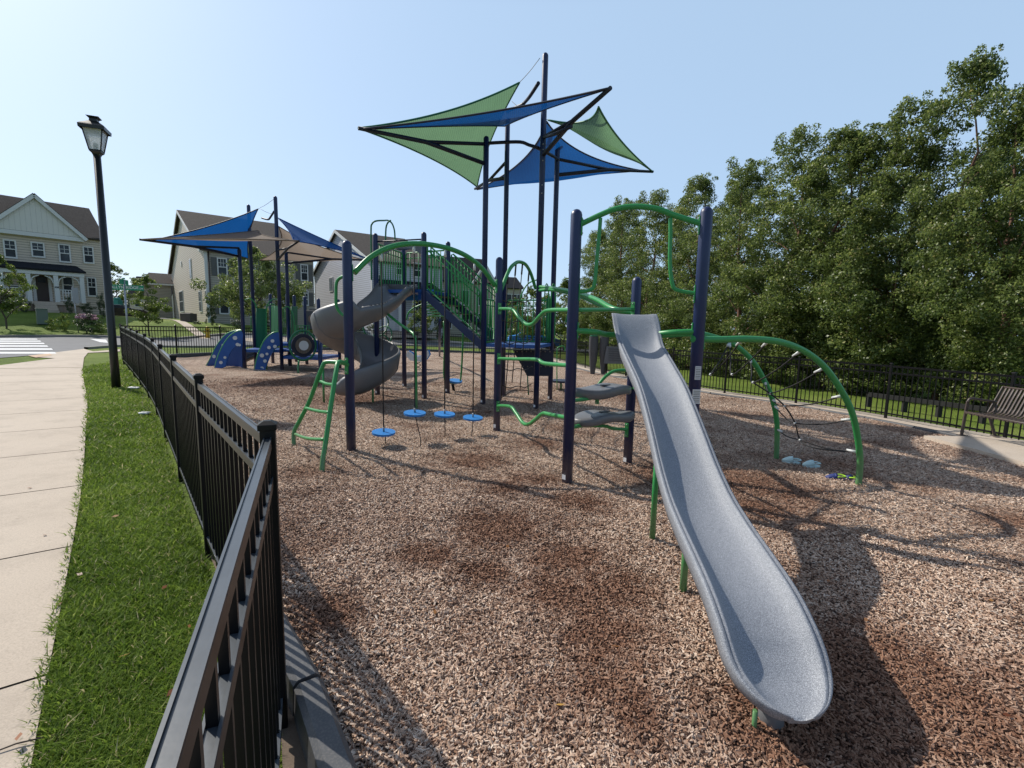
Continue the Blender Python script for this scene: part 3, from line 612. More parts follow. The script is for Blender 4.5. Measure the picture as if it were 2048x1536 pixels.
# long straight slide
prof=[(-.150,-.135),(-.200,-.110),(-.212,-.055),(-.222,-.012),(-.220,.010),(-.207,.018),(-.197,.006),(-.189,.016),(-.178,.013),(-.168,.000),(-.153,-.018),(-.130,-.036),(-.098,-.050),(-.055,-.059),(0,-.062)]
prof=prof+[(-a,b) for a,b in reversed(prof[:-1])]
path=[(5.03,1.735),(4.99,1.758),(4.92,1.715),(4.82,1.625),(4.70,1.52),(4.58,1.445),(4.42,1.385),(4.1,1.275),(3.8,1.165),(3.55,1.035),(3.3,.885),(3.05,.725),(2.8,.60),(2.55,.525),(2.3,.47),(2.08,.415),(1.92,.345),(1.83,.285),(1.77,.245),(1.72,.222),(1.68,.205),(1.65,.195),(1.625,.188),(1.61,.18)]
pp=spline([Vector((0,a,b)) for a,b in path],4); rows=[]; ye=pp[-1].y
for i,p in enumerate(pp):
    a=pp[max(i-1,0)];b=pp[min(i+1,len(pp)-1)]; T=(b-a).normalized(); N=Vector((0,T.z,-T.y)); N=N if N.z>0 else -N
    xc=1.245-0.042*(4.77-p.y); t=max(0,(ye+0.24-p.y)/0.24); wf=math.sqrt(max(0.0,1-(t*0.985)**2)) if t>0 else 1
    wf=max(wf,0.22); df=1-0.62*min(1,t*1.1)
    t2=max(0,min(1,(p.y-4.52)/0.38)); t2=t2*t2*(3-2*t2); df2=1-0.86*t2; wf*=(1+0.03*math.sin(p.y*3.1))*(1+0.12*t2)
    row=[]
    for u,v in prof:
        vv=v*df*df2; sw_=1.0+0.05*math.exp(-((p.y-1.95)/0.35)**2)
        row.append(Vector((xc+u*0.94*wf*sw_,p.y,p.z))+N*vv)
    rows.append(row)
SM=MB(); SM.grid(rows,True,False)
for ra,rb in zip(rows,rows[1:]):       # underside skin
    SM.quad(ra[0],ra[-1],rb[-1],rb[0],smooth=True)
SM.f.append(tuple(range(len(prof)))); SM.sm.append(False)
n_=len(rows)-1; SM.f.append(tuple(n_*len(prof)+k for k in reversed(range(len(prof))))); SM.sm.append(False)
sl_=SM.build('slide','speckle',PS)
for (x,y,zt) in ((1.165,3.52,0.86),(1.15,2.80,0.46)):
    MB().tube([on(x-0.05,y,-0.05),Vector((x-0.05,y,zt))],0.022,12).build('leg','green',sl_)
MB().tube([on(1.11,1.80,-0.03),Vector((1.11,1.80,0.12))],0.05,12).build('foot','slatepl',sl_); MB().tube([on(1.02,1.76,-0.03),Vector((1.02,1.76,0.08))],0.01,8).build('leg','green',sl_)
# net climber with two bent green tubes on the right of C
def bentpair(pts,r=0.033): return MB().tube(pts,r,14,smooth_path=6).build('arch','green',PS)
cR=Vector((3.96,5.23,gz(3.96,5.23))); cL=Vector((3.64,6.33,gz(3.64,6.33)))
def plane_px(a,b,px,py): return px_on(a,b,px,py)
rightpts=[plane_px(C2,cR,*q) for q in ((1385,678),(1440,679),(1500,678),(1560,684),(1610,703),(1650,735),(1682,780),(1704,825),(1716,880),(1720,930))]+[cR-Vector((0,0,0.05))]
leftpts=[plane_px(D2,cL,*q) for q in ((1385,668),(1425,673),(1470,690),(1505,722),(1528,760),(1545,800),(1554,850))]+[cL-Vector((0,0,0.05))]
leftpts=[hp('D',1.50)]+leftpts
bentpair(rightpts); bentpair(leftpts); clampplate(hp('Cc',1.50),cR-C2,0.16); clampplate(hp('D',1.5),cL-D2,0.16)
rs_=spline([Vector(p) for p in rightpts],8); ls_=spline([Vector(p) for p in leftpts],8)
def nearpx(P,px,py):
    def pj(p):
        q=p-Vector((0,0,CH)); z=q.dot(CW); return (1024+F_*q.dot(CR)/z,768-F_*q.dot(CU)/z)
    return min(P,key=lambda p:(pj(p)[0]-px)**2+(pj(p)[1]-py)**2)
anch=[((1484,688),(1455,692),(1421,749)),((1540,690),(1458,694),(1464,749)),((1600,707),(1500,722),(1506,765)),((1648,738),(1532,765),(1540,787)),((1685,790),(1545,800),(1569,812)),((1702,843),(1552,812),(1590,846)),((1712,903),(1557,860),(1600,880))]
netm=MB(); ferr=[]; knots=[]
for a,b,c in anch:
    ra=nearpx(rs_,*a); lb=nearpx(ls_,*b); mid=(ra+lb)/2; kk=at(c[0],c[1],mid.y); knots.append(kk)
    da=(kk-ra).normalized(); db=(kk-lb).normalized()
    sag1=(ra+kk)/2-Vector((0,0,0.035)); sag2=(lb+kk)/2-Vector((0,0,0.03))
    netm.tube([ra,sag1,kk,sag2,lb],0.0075,6,smooth_path=5)
    ferr.append((ra+da*0.03,ra+da*0.13)); ferr.append((lb+db*0.03,lb+db*0.12))
netm.tube(knots[2:]+[at(1625,895,5.5),at(1690,903,5.3)],0.009,6,smooth_path=4)
no_=netm.build('climbing_net','rope',PS)
for p,q in ferr: MB().tube([p,q],[0.017,0.013],8).build('ferrule','offwhite',no_)
for kk in knots: MB().ball(kk,0.016,8,6).build('knot_clamp','offwhite',no_)
# overhead green double tube H -> D
for off,mid in ((0.0,((1110,577),(1150,585),(1190,598),(1225,617))),(0.10,((1110,580),(1160,592),(1205,612),(1240,624)))):
    Ys=(8.9,7.8,6.7,5.95); pts=[hp('H',2.38-0.07*(off>0))]+[at(*m_,Y) for m_,Y in zip(mid,Ys)]+[hp('D',1.78)]
    MB().tube(pts,0.034,12,smooth_path=5).build('overhead_beam','green',PS)
# rope arch between E and H with hanging net
H2=PP['H']; 
ap=[hp('E',2.12)+(H2-E_).normalized()*0.06]+[px_on(E_,H2,*q) for q in ((1018,541),(1030,527),(1040,524),(1052,530),(1062,548))]+[px_on(E_,H2,1071,577)]
MB().tube(ap,0.030,12,smooth_path=5).build('arch','green',PS)
nm=MB()
for px0,yt,px1,yb in ((1016,545,1002,800),(1032,528,1010,792),(1045,528,1024,765),(1058,541,1040,780)):
    t=px_on(E_,H2,px0,yt); b=px_on(E_,H2,px1,yb); g=gz(b.x,b.y); 
    m1=t.lerp(b,0.5); nm.tube([t,m1,b],0.0085,6)
    nm.tube([t,t.lerp(b,0.09)],0.015,6)
for yy in (600,640,682,735,770):
    nm.tube([px_on(E_,H2,*q) for q in ((1004,yy),(1020,yy+6),(1036,yy+2),(1050,yy+5),(1064,yy-3))],0.0085,6,smooth_path=3)
nm.tube([px_on(E_,H2,*q) for q in ((990,802),(1012,790),(1030,780),(1066,783))],0.008,6,smooth_path=3)
nm.build('climbing_net','rope',PS)
# decks
def deck(keys,z,th=0.07,mat='bluepanel'):
    pts=[PP[k] for k in keys]; mb=MB(); mb.poly([Vector((p.x,p.y,z-th/2)) for p in pts],th,Vector((0,0,1))); return mb.build('deck',mat,PS,bevel=0.008)
deck(['F','H','I','Gg'],1.22); deck(['J','K','Mm','L'],2.33)
MB().poly([Vector((*p,2.20)) for p in ((-1.95,10.34),(-1.6,11.46),(-1.72,11.5),(-2.06,10.38))],0.18,Vector((0,0,1))).build('deck_skirt','bluepanel',PS)
# stairs between J-K and F-G
def stringer(a,b,z0,z1):
    mb=MB(); dz=0.20; mb.poly([Vector((a.x,a.y,z0)),Vector((b.x,b.y,z1)),Vector((b.x,b.y,z1-dz)),Vector((a.x,a.y,z0-dz))],0.03); return mb
stair=stringer(PP['J'],PP['F'],2.34,1.24).build('stairs','navy',PS); stringer(PP['K'],PP['Gg'],2.34,1.24).build('stringer','navy',stair)
for i in range(6):
    t=(i+0.5)/6; a=PP['J'].lerp(PP['F'],t); b=PP['K'].lerp(PP['Gg'],t); z=2.34-1.12*t-0.03
    d=(PP['F']-PP['J']).normalized()*0.12; mb=MB(); mb.poly([Vector((a.x-d.x,a.y-d.y,z)),Vector((a.x+d.x,a.y+d.y,z)),Vector((b.x+d.x,b.y+d.y,z)),Vector((b.x-d.x,b.y-d.y,z))],0.025,Vector((0,0,1))); mb.build('tread','navydark',stair)
def railpanel(a,b,z0a,z0b,h,n,name='guardrail',r=0.018,rb=0.014,wide=1,mat='green'):
    a=Vector((a.x,a.y,0));b=Vector((b.x,b.y,0)); mb=MB(); u=(b-a)
    P=lambda t,z: Vector((a.x+u.x*t,a.y+u.y*t,z0a+(z0b-z0a)*t+z))
    t0,t1=0.06,0.94
    mb.tube([P(t0,0.0),P(t0,h-0.05),P(t0+0.03,h),P(t1-0.03,h),P(t1,h-0.05),P(t1,0.0),P(t0,0.0)],r,8)
    for k in range(1,n):
        t=t0+(t1-t0)*k/n; mb.tube([P(t,0.0),P(t,h)],rb,6)
    if wide: mb.tube([P(t0,h*0.86),P(t1,h*0.86)],rb,6)
    return mb.build(name,mat,PS)
railpanel(PP['J'],PP['F'],2.42,1.30,0.92,15); railpanel(PP['K'],PP['Gg'],2.42,1.30,0.92,15)
railpanel(PP['K'],PP['Mm'],2.38,2.38,0.95,9); railpanel(PP['L'],PP['Mm'],2.38,2.38,0.95,10); railpanel(PP['F'],PP['Gg']*0+PP['F'].lerp(PP['Gg'],0.5),1.24,1.24,0.9,4)
railpanel(PP['I'],PP['Gg'],1.24,1.24,0.95,8)
# grips beside openings
for k in ('J',):
    MB().tube([hp(k,3.12)+Vector((0.05,0,0)),hp(k,3.14)+Vector((0.16,0.05,0)),hp(k,3.05)+Vector((0.2,0.06,0)),hp(k,2.5)+Vector((0.2,0.06,0)),hp(k,2.42)+Vector((0.05,0,0))],0.016,8,smooth_path=4).build('handrail','green',PS)
# solid green infill panels by I
gp=MB()
pI=PP['I']
for dx in (-0.20,-0.05):
    gp.tube([Vector((pI.x+dx,pI.y-0.12,1.25)),Vector((pI.x+dx,pI.y-0.12,2.25)),Vector((pI.x+dx+0.04,pI.y-0.12,2.55)),Vector((pI.x+dx+0.10,pI.y-0.12,2.25)),Vector((pI.x+dx+0.1,pI.y-0.12,1.25))],0.014,8,smooth_path=3)
gp.build('handrail','green',PS)
MB().box((pI.x-0.10,pI.y-0.06,1.75),(0.11,0.03,0.95)).build('green_panel','greendk',PS,bevel=0.01)
MB().tube([at(1037,665,10.9),at(1037,625,10.9),at(1040,600,10.9),at(1047,580,10.9),at(1058,566,10.9),at(1073,560,10.6)],0.016,8,smooth_path=4).build('handrail','green',PS)
# black perforated climber hanging under the low deck
cl=MB(); q0=[at(1026,700,10.75),at(1108,700,10.75),at(1100,752,10.75),at(1054,752,10.75)]
clb=cl.poly(q0,0.03).build('climbing_ramp','navydark',PS,bevel=0.006)
hd=MB()
for yy,xa,xb,n in ((703,1034,1100,8),(733,1046,1100,7)):
    for i in range(n):
        p=at(xa+(xb-xa)*i/(n-1),yy,10.71); hd.disc(p,(0,1,0),0.018,0.006,10)
hd.build('hole_row','sbeige',clb)
MB().tube([at(1055,752,10.7),at(1057,790,10.7)],0.014,8).build('leg','greendk',PS)
# roof-like play panel on the high deck and bent tubes above it
rp_=MB(); a=at(775,487,11.3); b=at(840,484,11.3)
rr=[]
for t in [i/12 for i in range(13)]:
    px=768+t*76; sag=14*math.sin(math.pi*t); rr.append([at(px,480+sag*0.6,10.9),at(px,487+sag,10.85),at(px,497+max(0,abs(t-0.5)-0.2)*40,10.8)])
rp_.grid(rr,True); rp_.build('hood_panel','slatepl',PS)
MB().tube([hp('L',3.36),hp('J',3.37)],0.016,8).build('cross_bar','navydark',PS)
MB().tube([at(743,560,10.6),at(742,465,10.6),at(744,448,10.6),at(752,442,10.6),at(768,441,11.0),at(776,441,11.4),at(784,447,11.4),at(789,462,11.4),at(790,484,11.4)],0.018,10,smooth_path=4).build('crawl_rail','greendk',PS)
MB().tube([at(771,484,11.1),at(772,456,11.1),at(776,445,11.1),at(781,441,11.2)],0.018,10,smooth_path=4).build('crawl_rail','greendk',PS)
MB().box(at(836,590,11.4),(0.75,0.03,0.26)).build('blue_panel','bluepl',PS,bevel=0.01)
# spiral slide
cx,cy=-3.24,9.90; rc=0.47
prof2=[(-.37,.19),(-.385,.16),(-.365,.08),(-.33,-.02),(-.26,-.11),(-.14,-.155),(0,-.165),(.14,-.155),(.26,-.10),(.335,.02),(.365,.17),(.38,.29),(.365,.33)]
path2=[Vector((-2.44,10.56,2.36)),Vector((-2.50,10.40,2.34)),Vector((-2.56,10.20,2.22)),Vector((-2.66,9.98,2.03))]
for i in range(25):
    hd_=246-(i/24)*418; z=1.86-1.54*(i/24)**0.97
    path2.append(Vector((cx+rc*math.cos(R_(hd_+90)),cy+rc*math.sin(R_(hd_+90)),z)))
last=path2[-1]; path2+= [last+Vector((-0.14,0.0,-0.04)),last+Vector((-0.27,0.0,-0.06))]
P2=spline(path2,3); rows=[];rows_o=[]
for i,p in enumerate(P2):
    a=P2[max(i-1,0)];b=P2[min(i+1,len(P2)-1)]; T=(b-a); T.z*=0.6; T.normalize(); O=Vector((0,0,1)).cross(T).normalized()
    Nn=T.cross(O).normalized(); t=i/(len(P2)-1); bank=0.12*max(0,min(1,(t-0.1)/0.1,(0.95-t)/0.1))
    wf=1.0 if t<0.94 else 1-0.3*(t-0.94)/0.06
    row=[];ro=[]
    for u,v in prof2:
        if t<0.22 and v>0: v=v*((0.45 if u>0 else 1.0)*(0.5 if t<0.05 else 1))
        lip=v*(1.0 if t<0.9 else 1-0.6*(t-0.9)/0.1)
        q=p+O*(u*wf)+Nn*(lip+bank*u); row.append(q)
        ro.append(q-Nn*0.035+O*(0.03 if u>0.3 else (-0.03 if u<-0.3 else 0)))
    rows.append(row+list(reversed(ro)))
ss=MB().grid(rows,True,True); n2=len(rows[0])
ss.f.append(tuple(range(n2))); ss.sm.append(False); ss.f.append(tuple((len(rows)-1)*n2+k for k in reversed(range(n2)))); ss.sm.append(False)
spo=ss.build('spiral_slide','slatepl',PS)
seam=MB()
for idx in (int(len(rows)*0.33),int(len(rows)*0.55),int(len(rows)*0.78)):
    rr=rows[idx]; seam.tube(rr[len(prof2):],0.012,6)
seam.build('seam_flange','slatepl',spo)
for px,py,yt in ((648,807,765),(746,808,770)):
    g=G(px,py); MB().tube([g-Vector((0,0,.05)),g+Vector((0,0,0.75 if px<700 else 0.55))],0.022,10).build('leg','green',spo)
# ladder bench (A-frame steps) on the left of post A
lt1=hp('A',1.05)+Vector((-0.03,-0.05,0)); 
gL=G(588,892); gR=G(645,948)
Lp=[hp('A',1.10),at(655,724,5.95),at(643,738,5.95),at(620,800,6.0),at(600,840,6.05),at(588,865,6.05),gL-Vector((0,0,.03))]
Rp=[hp('A',1.08),at(678,724,5.55),at(672,745,5.4),at(662,810,5.2),at(652,880,5.05),at(645,925,4.95),gR-Vector((0,0,.03))]
lad=MB().tube(Lp,0.026,12,smooth_path=5).build('ladder','green',PS); MB().tube(Rp,0.026,12,smooth_path=5).build('side_rail','green',lad); clampplate(hp('A',1.08),Vector((-0.3,-0.9,0)),0.2)
for (a,b,c) in (((640,762,5.95),(654,768,5.7),(668,769,5.4)),((612,816,6.0),(635,822,5.6),(659,825,5.15)),((590,868,6.05),(615,877,5.5),(650,879,5.05))):
    MB().tube([at(*a),at(*b),at(*c)],0.020,10,smooth_path=4).build('rung','green',lad)
MB().tube([px_on(A_,A_+Vector((-1,0.1,0)),690,552),at(680,556,5.85),at(673,566,5.85),at(672,590,5.85),at(673,612,5.85),at(681,626,5.85),at(692,633,5.82)],0.019,10,smooth_path=4).build('handrail','green',PS)
# under-deck climbers: loops, curved pole, parallel arches
lp=MB()
for (c,r0,tilt,ph) in (((752,650),0.30,0.5,0),((765,675),0.27,-0.4,1),((750,705),0.27,0.6,2),((768,720),0.25,-0.5,0.5),((757,690),0.24,0.2,1.5)):
    cc=at(*c,11.4); X=Vector((math.cos(tilt+ph*0.2),math.sin(tilt),0.15)).normalized(); Z=Vector((0.1*math.sin(ph),0.2,1)).normalized()
    lp.tube([cc+X*r0*math.cos(t)+Z*r0*math.sin(t) for t in [2*math.pi*i/20 for i in range(21)]],0.017,8)
lp.tube([at(757,610,11.4),at(757,745,11.4)],0.02,8)
lp.build('loop_climber','greendk',PS)
MB().tube([at(762,615,9.9),at(775,628,9.7),at(800,648,9.4),at(820,662,9.2),at(829,672,9.05),at(831,700,9.02),at(833,822,9.02)],0.026,10,smooth_path=5).build('curved_pole','green',PS)
ov=MB()
for i,(x0,y0,x1,y1) in enumerate(((812,640,905,612),(826,628,905,622),(880,604,915,640))):
    pass
ov.tube([at(813,640,12.6),at(818,624,12.6),at(836,612,12.5),at(865,603,12.4),at(880,604,12.4)],0.022,8,smooth_path=4)
for i in range(5): ov.tube([at(848+i*2,612+i*5,12.5),at(880+i*3,609+i*6,13.2),at(888+i*1,617+i*5,13.6)],0.016,8,smooth_path=3)
ov.tube([at(885,610,13.2),at(900,624,13.6),at(904,634,13.8)],0.022,8,smooth_path=3)
ov.build('monkey_bars','green',PS)
MB().tube([at(880,640,15.5),G(879,712)-Vector((0,0,0.05))],0.05,12).build('post','navy',PS)

# sails
def sail(name,p,mat,parent,sagn=0.10,belly=(0,0,-0.06),n=18,hem='navydark',sag=None):
    a,b,c=[Vector(q) for q in p]; cen=(a+b+c)/3; belly=Vector(belly); idx={}; mb=MB()
    sags=sag or (sagn,sagn,sagn)
    def S(u,v,w_):
        q=a*u+b*v+c*w_
        q+= (c-(a+b)/2)*(4*u*v*sags[0])*(1-w_) + (a-(b+c)/2)*(4*v*w_*sags[1])*(1-u) + (b-(a+c)/2)*(4*w_*u*sags[2])*(1-v)
        return q+belly*(27*u*v*w_)
    for i in range(n+1):
        for j in range(n+1-i):
            idx[i,j]=len(mb.v); mb.v.append(tuple(S(1-(i+j)/n,i/n,j/n)))
    for i in range(n):
        for j in range(n-i):
            mb.f.append((idx[i,j],idx[i+1,j],idx[i,j+1])); mb.sm.append(True)
            if i+j<n-1: mb.f.append((idx[i+1,j],idx[i+1,j+1],idx[i,j+1])); mb.sm.append(True)
    o=mb.build(name,mat,parent); h=MB()
    for e in ([(1-k/n,k/n,0) for k in range(n+1)],[(0,1-k/n,k/n) for k in range(n+1)],[(k/n,0,1-k/n) for k in range(n+1)]):
        h.tube([S(*q) for q in e],0.017,6)
    h.build('hem',hem,o); return o
def chain(a,b,parent,r=0.006): 
    MB().tube([a,(Vector(a)+Vector(b))/2-Vector((0,0,0.02)),b],r,5,smooth_path=3).build('chain','chain',parent)
tF=Vector((-2.70,8.54,4.88)); tI=Vector((3.45,12.59,5.53)); tH=Vector((1.37,7.53,5.13)); tG=Vector((-1.13,13.64,5.31))
def vbeam(k,tip,z1,z2,parent,PPd,r=0.04):
    base=PPd[k]; a=Vector((base.x,base.y,z1)); b=Vector((base.x,base.y,z2)); j=a.lerp(tip,0.52); j2=b.lerp(tip,0.5)
    jm=(j+j2)/2; o=MB().tube([b,jm,tip],[r,r,r*0.8],12).build('sail_beam','navydark',parent); MB().tube([a,jm],r*0.85,12).build('brace','navydark',o); return o
zF1,zF2=at(967,288,9.96).z,at(966,328,9.96).z; vbeam('F',tF,zF1,zF2,PS,PP)
vbeam('I',tI,at(1114,318,10.95).z,at(1113,350,10.95).z,PS,PP); vbeam('H',tH,at(1088,275,9.61).z,at(1087,312,9.61).z,PS,PP); vbeam('Gg',tG,at(1008,322,11.37).z,at(1008,356,11.37).z,PS,PP)
gTop=at(1039,165,10.0); g1b=tG+Vector((0.06,0,0.05))
sail('shade_sail',(tF,gTop,g1b),'sgreen',PS,sag=(0.06,0.05,0.05),belly=(0,0,-0.1),hem='greendk')
chain(gTop,at(1080,116,9.61),PS); 
b1c=at(1010,252,11.3); sail('shade_sail',(tF+Vector((0,0,-0.02)),tH,b1c),'sblue',PS,sag=(0.16,0.05,0.05),belly=(0,0,-0.05))
b2a=at(1093,243,9.9); sail('shade_sail',(b2a,tG+Vector((0.05,0,-0.02)),tI+Vector((-0.3,-0.12,-0.02))),'sblue',PS,sag=(0.10,0.05,0.10),belly=(0,0,-0.28))
g2a=at(1096,240,9.85); g2b=at(1197,214,8.15); sail('shade_sail',(g2a,g2b,tI),'sgreen',PS,sag=(0.10,0.10,0.17),belly=(0,0,-0.22),hem='greendk')
chain(at(1024,203,10.6),at(1062,231,9.9),PS); chain(g2a,hp('H',at(1085,232,9.61).z),PS)
MB().tube([at(1013,224,11.3),at(1020,220,11.25),at(1043,210,10.7),at(1050,204,10.6),at(1060,192,10.2),at(1077,166,9.7)],0.035,10,smooth_path=4).build('sail_beam','navydark',PS)
MB().tube([at(968,287,9.96),at(1000,285,9.9),at(1040,284,9.8),at(1058,290,9.8),at(1078,297,9.7),at(1116,318,10.9)],0.032,10,smooth_path=4).build('sail_beam','navydark',PS)
MB().tube([at(1086,275,9.61),at(1110,268,8.9),at(1143,253,8.4)],0.030,10).build('sail_beam','navydark',PS)
for k in ('H',):
    for zz in (4.15,4.3,4.75,4.95,5.05): MB().ball(hp(k,zz)+Vector((0.0,-0.056,0)),0.014,8,5).build('bolt','steel',PS)

# ------------------------------------------------------------------ small play structure
SS=thing('play_structure','small toddler play structure with blue climbing arches under blue and beige sails','play structure',on(-8,16))
SP=ppos(dict(O=(-8.56,15.14),Q=(-7.46,15.32),Rr=(-7.72,16.45),Pp=(-8.82,16.27),a=(-8.9,17.6),b=(-8.3,18.2),c=(-7.57,17.44),d=(-6.11,15.05),e=(-6.05,16.6),f=(-8.1,17.2)))
SH=dict(O=3.76,Q=5.42,Rr=3.9,Pp=5.35,a=2.55,b=2.56,c=2.50,d=2.33,e=2.4,f=2.55)
for k,p in SP.items(): MB().tube([p-Vector((0,0,.1)),p+Vector((0,0,SH[k]-PR))],PR,16,dome=True).build('post','navy',SS)
def sdeck(pts,z): MB().poly([Vector((*p,z)) for p in pts],0.09,Vector((0,0,1))).build('deck','bluepanel',SS,bevel=0.01)
sdeck(((-8.56,15.14),(-7.46,15.32),(-7.72,16.45),(-8.82,16.27)),0.62); sdeck(((-7.46,15.32),(-6.11,15.05),(-6.05,16.6),(-7.72,16.45)),0.42); sdeck(((-8.82,16.27),(-7.72,16.45),(-7.57,17.44),(-8.9,17.6)),0.78)
MB().box((-7.1,16.2,0.75),(1.0,0.05,0.42)).build('step_riser','bluepanel',SS,bevel=0.01)
MB().box((-7.1,15.9,0.62),(1.0,0.5,0.05)).build('step','bluepanel',SS,bevel=0.01)
def spanel(px0,px1,py0,py1,Y0,Y1,n,solid=False,mat='green'):
    mb=MB(); 
    a0=at(px0,py0,Y0);a1=at(px0,py1,Y0);b0=at(px1,py0,Y1);b1=at(px1,py1,Y1)
    mb.tube([a1,a0,b0,b1,a1],0.018,8)
    for k in range(1,n): mb.tube([a0.lerp(b0,k/n),a1.lerp(b1,k/n)],0.013,6)
    if solid: mb.poly([a0,b0,b1,a1],0.02)
    mb.build('guardrail',mat,SS)
spanel(513,531,617,695,16.1,16.3,1,True,'greendk'); spanel(502,514,634,660,16.6,16.4,4); spanel(543,556,612,670,17.2,17.0,2,True); spanel(583,594,613,705,16.2,16.6,2,True,'greendk'); spanel(566,578,616,670,17.8,17.6,4)
spanel(591,618,651,700,15.6,15.9,5); spanel(620,640,618,655,16.8,16.0,1,True,'dgrey')
for pts in (((490,600),(500,597),(509,605),(513,618),(513,640)),((533,680),(533,620),(537,606),(545,599),(555,598)),((566,618),(575,613),(583,622),(588,640),(590,700)),((535,612),(545,608),(552,612))):
    MB().tube([at(*q,16.2) for q in pts],0.018,8,smooth_path=4).build('handrail','green',SS)
pnl=MB(); pc=at(628,640,16.2); pnl.box(pc,(0.5,0.05,0.62)); pnl.build('play_panel','dgrey',SS,bevel=0.02)
MB().disc(at(625,638,16.0),(0.2,-1,0),0.14,0.03,20).build('panel_dial','sbeige',SS)
# disc spinner
sc0=at(606,691,14.7); nrm=Vector((0.75,-0.66,0)); sp=MB(); X=Vector((nrm.y,-nrm.x,0)).normalized()
rg=MB().tube([sc0+X*0.42*math.cos(t)*0.98+Vector((0,0,0.46*math.sin(t))) for t in [2*math.pi*i/28 for i in range(29)]],0.032,10).build('wheel_ring','greendk',SS)
MB().disc(sc0,nrm,0.36,0.05,28).build('wheel','navydark',rg); MB().disc(sc0+nrm.normalized()*0.035,nrm,0.25,0.02,24).build('dial_face','sbeige',rg); MB().disc(sc0+nrm.normalized()*0.05,nrm,0.15,0.02,20).build('dial_centre','offwhite',rg)
MB().tube([at(598,718,14.8),at(596,735,14.6),at(597,752,14.5)],0.03,10).build('leg','green',SS)
MB().tube([at(641,680,15.0),G(641,748)],0.06,12).build('leg','navy',SS)
# climbing arch panels
def climb(outer,inner,Yo,Yi,spots,nm='climbing_panel'):
    o=spline([at(*q,Yo[0]+(Yo[1]-Yo[0])*i/(len(outer)-1)) for i,q in enumerate(outer)],5)
    m_=spline([at(*q,Yi[0]+(Yi[1]-Yi[0])*i/(len(inner)-1)) for i,q in enumerate(inner)],5)
    n=min(len(o),len(m_)); mb=MB(); mb.grid([[o[int(i*(len(o)-1)/(n-1))],m_[int(i*(len(m_)-1)/(n-1))]] for i in range(n)],False)
    pan=mb.build(nm,'bluepanel',SS); sm=pan.modifiers.new('t','SOLIDIFY'); sm.thickness=0.03
    MB().tube(o,0.032,10).build('edge_tube','green',pan)
    for px,py,r in spots:
        Y=(Yo[0]+Yo[1])/2; MB().disc(at(px,py,Y-0.10),(0.2,-1,0),r*1.05,0.02,12).build('handhold','offwhite',pan)
    return pan
climb([(484,661),(470,662),(452,670),(434,692),(420,720),(409,738)],[(486,735),(480,733),(470,732),(455,732),(440,731),(414,731)],(15.3,15.6),(15.3,15.6),[(428,713,.05),(441,725,.05),(446,690,.04)])
climb([(484,662),(472,664),(456,677),(442,700),(433,725),(429,745)],[(487,668),(484,700),(476,690),(462,705),(455,722),(452,733)],(15.1,14.9),(15.1,14.9),[(442,725,.05),(470,676,.06),(475,689,.05),(450,715,.04),(479,690,.04)])
climb([(557,664),(545,667),(530,680),(518,705),(511,730),(508,752)],[(560,690),(552,695),(545,705),(538,720),(532,735),(530,745)],(15.2,14.8),(15.2,14.9),[(524,711,.06),(524,737,.06),(530,722,.05),(538,695,.05),(550,693,.05),(518,730,.04),(545,682,.05),(534,708,.04)])
MB().tube([at(558,690,15.2),at(545,702,15.2),at(535,722,15.1),at(531,748,15.1)],0.026,10,smooth_path=4).build('edge_tube','green',SS)
# little grey slide
ms=[]
for t in [i/8 for i in range(9)]:
    p=at(512-t*42,706+ (t**0.8)*20,16.6-0.9*t); ms.append([p+Vector((0.1,0.25,.10)),p+Vector((0.08,0.2,0)),p+Vector((-0.08,-0.2,0)),p+Vector((-0.1,-0.25,.10))])
MB().grid(ms,True).build('toddler_slide','slatepl',SS).modifiers.new('t','SOLIDIFY').thickness=0.05
# sails of the small structure
tO=at(279,479,13.07); tR=at(742,520,19.18); tQ=at(598,482,13.7); tP=at(497,519,17.9)
vbeam('O',tO,at(479,496,15.14).z,at(480,513,15.14).z,SS,SP,0.036); vbeam('Q',tQ,at(554,500,15.32).z,at(555,520,15.32).z,SS,SP,0.034); vbeam('Rr',tR,at(595,505,16.45).z,at(596,527,16.45).z,SS,SP,0.036); vbeam('Pp',tP,at(523,492,16.27).z,at(524,510,16.27).z,SS,SP,0.034)
s1=at(516,418,15.7); sail('shade_sail',(tO+Vector((0.15,0.2,0.01)),s1,tP+Vector((0,0,0.03))),'sblue',SS,sag=(0.05,0.05,0.05),belly=(0,0,-0.08))
sail('shade_sail',(tO,tQ,at(519,461,16.2)),'sbeige',SS,sag=(0.12,0.10,0.06),belly=(0,0,-0.12),hem='sbeige')
s3=at(556,436,15.5); sail('shade_sail',(s3,tQ+Vector((-0.25,0.2,0.03)),tR),'sblue',SS,sag=(0.03,0.12,0.06),belly=(0,0,-0.10),hem='sblue')
sail('shade_sail',(at(556,452,15.9),tP+Vector((0.4,0,-0.02)),tR+Vector((-0.1,0,-0.03))),'sbeige',SS,sag=(0.10,0.03,0.10),belly=(0,0,-0.28),hem='sbeige')
chain(s1,at(549,397,15.32),SS); chain(at(521,418,15.7),at(545,428,15.4),SS)
MB().tube([at(524,436,16.2),at(536,439,15.9),at(541,434,15.7),at(548,423,15.3)],0.03,10,smooth_path=3).build('sail_beam','navydark',SS)
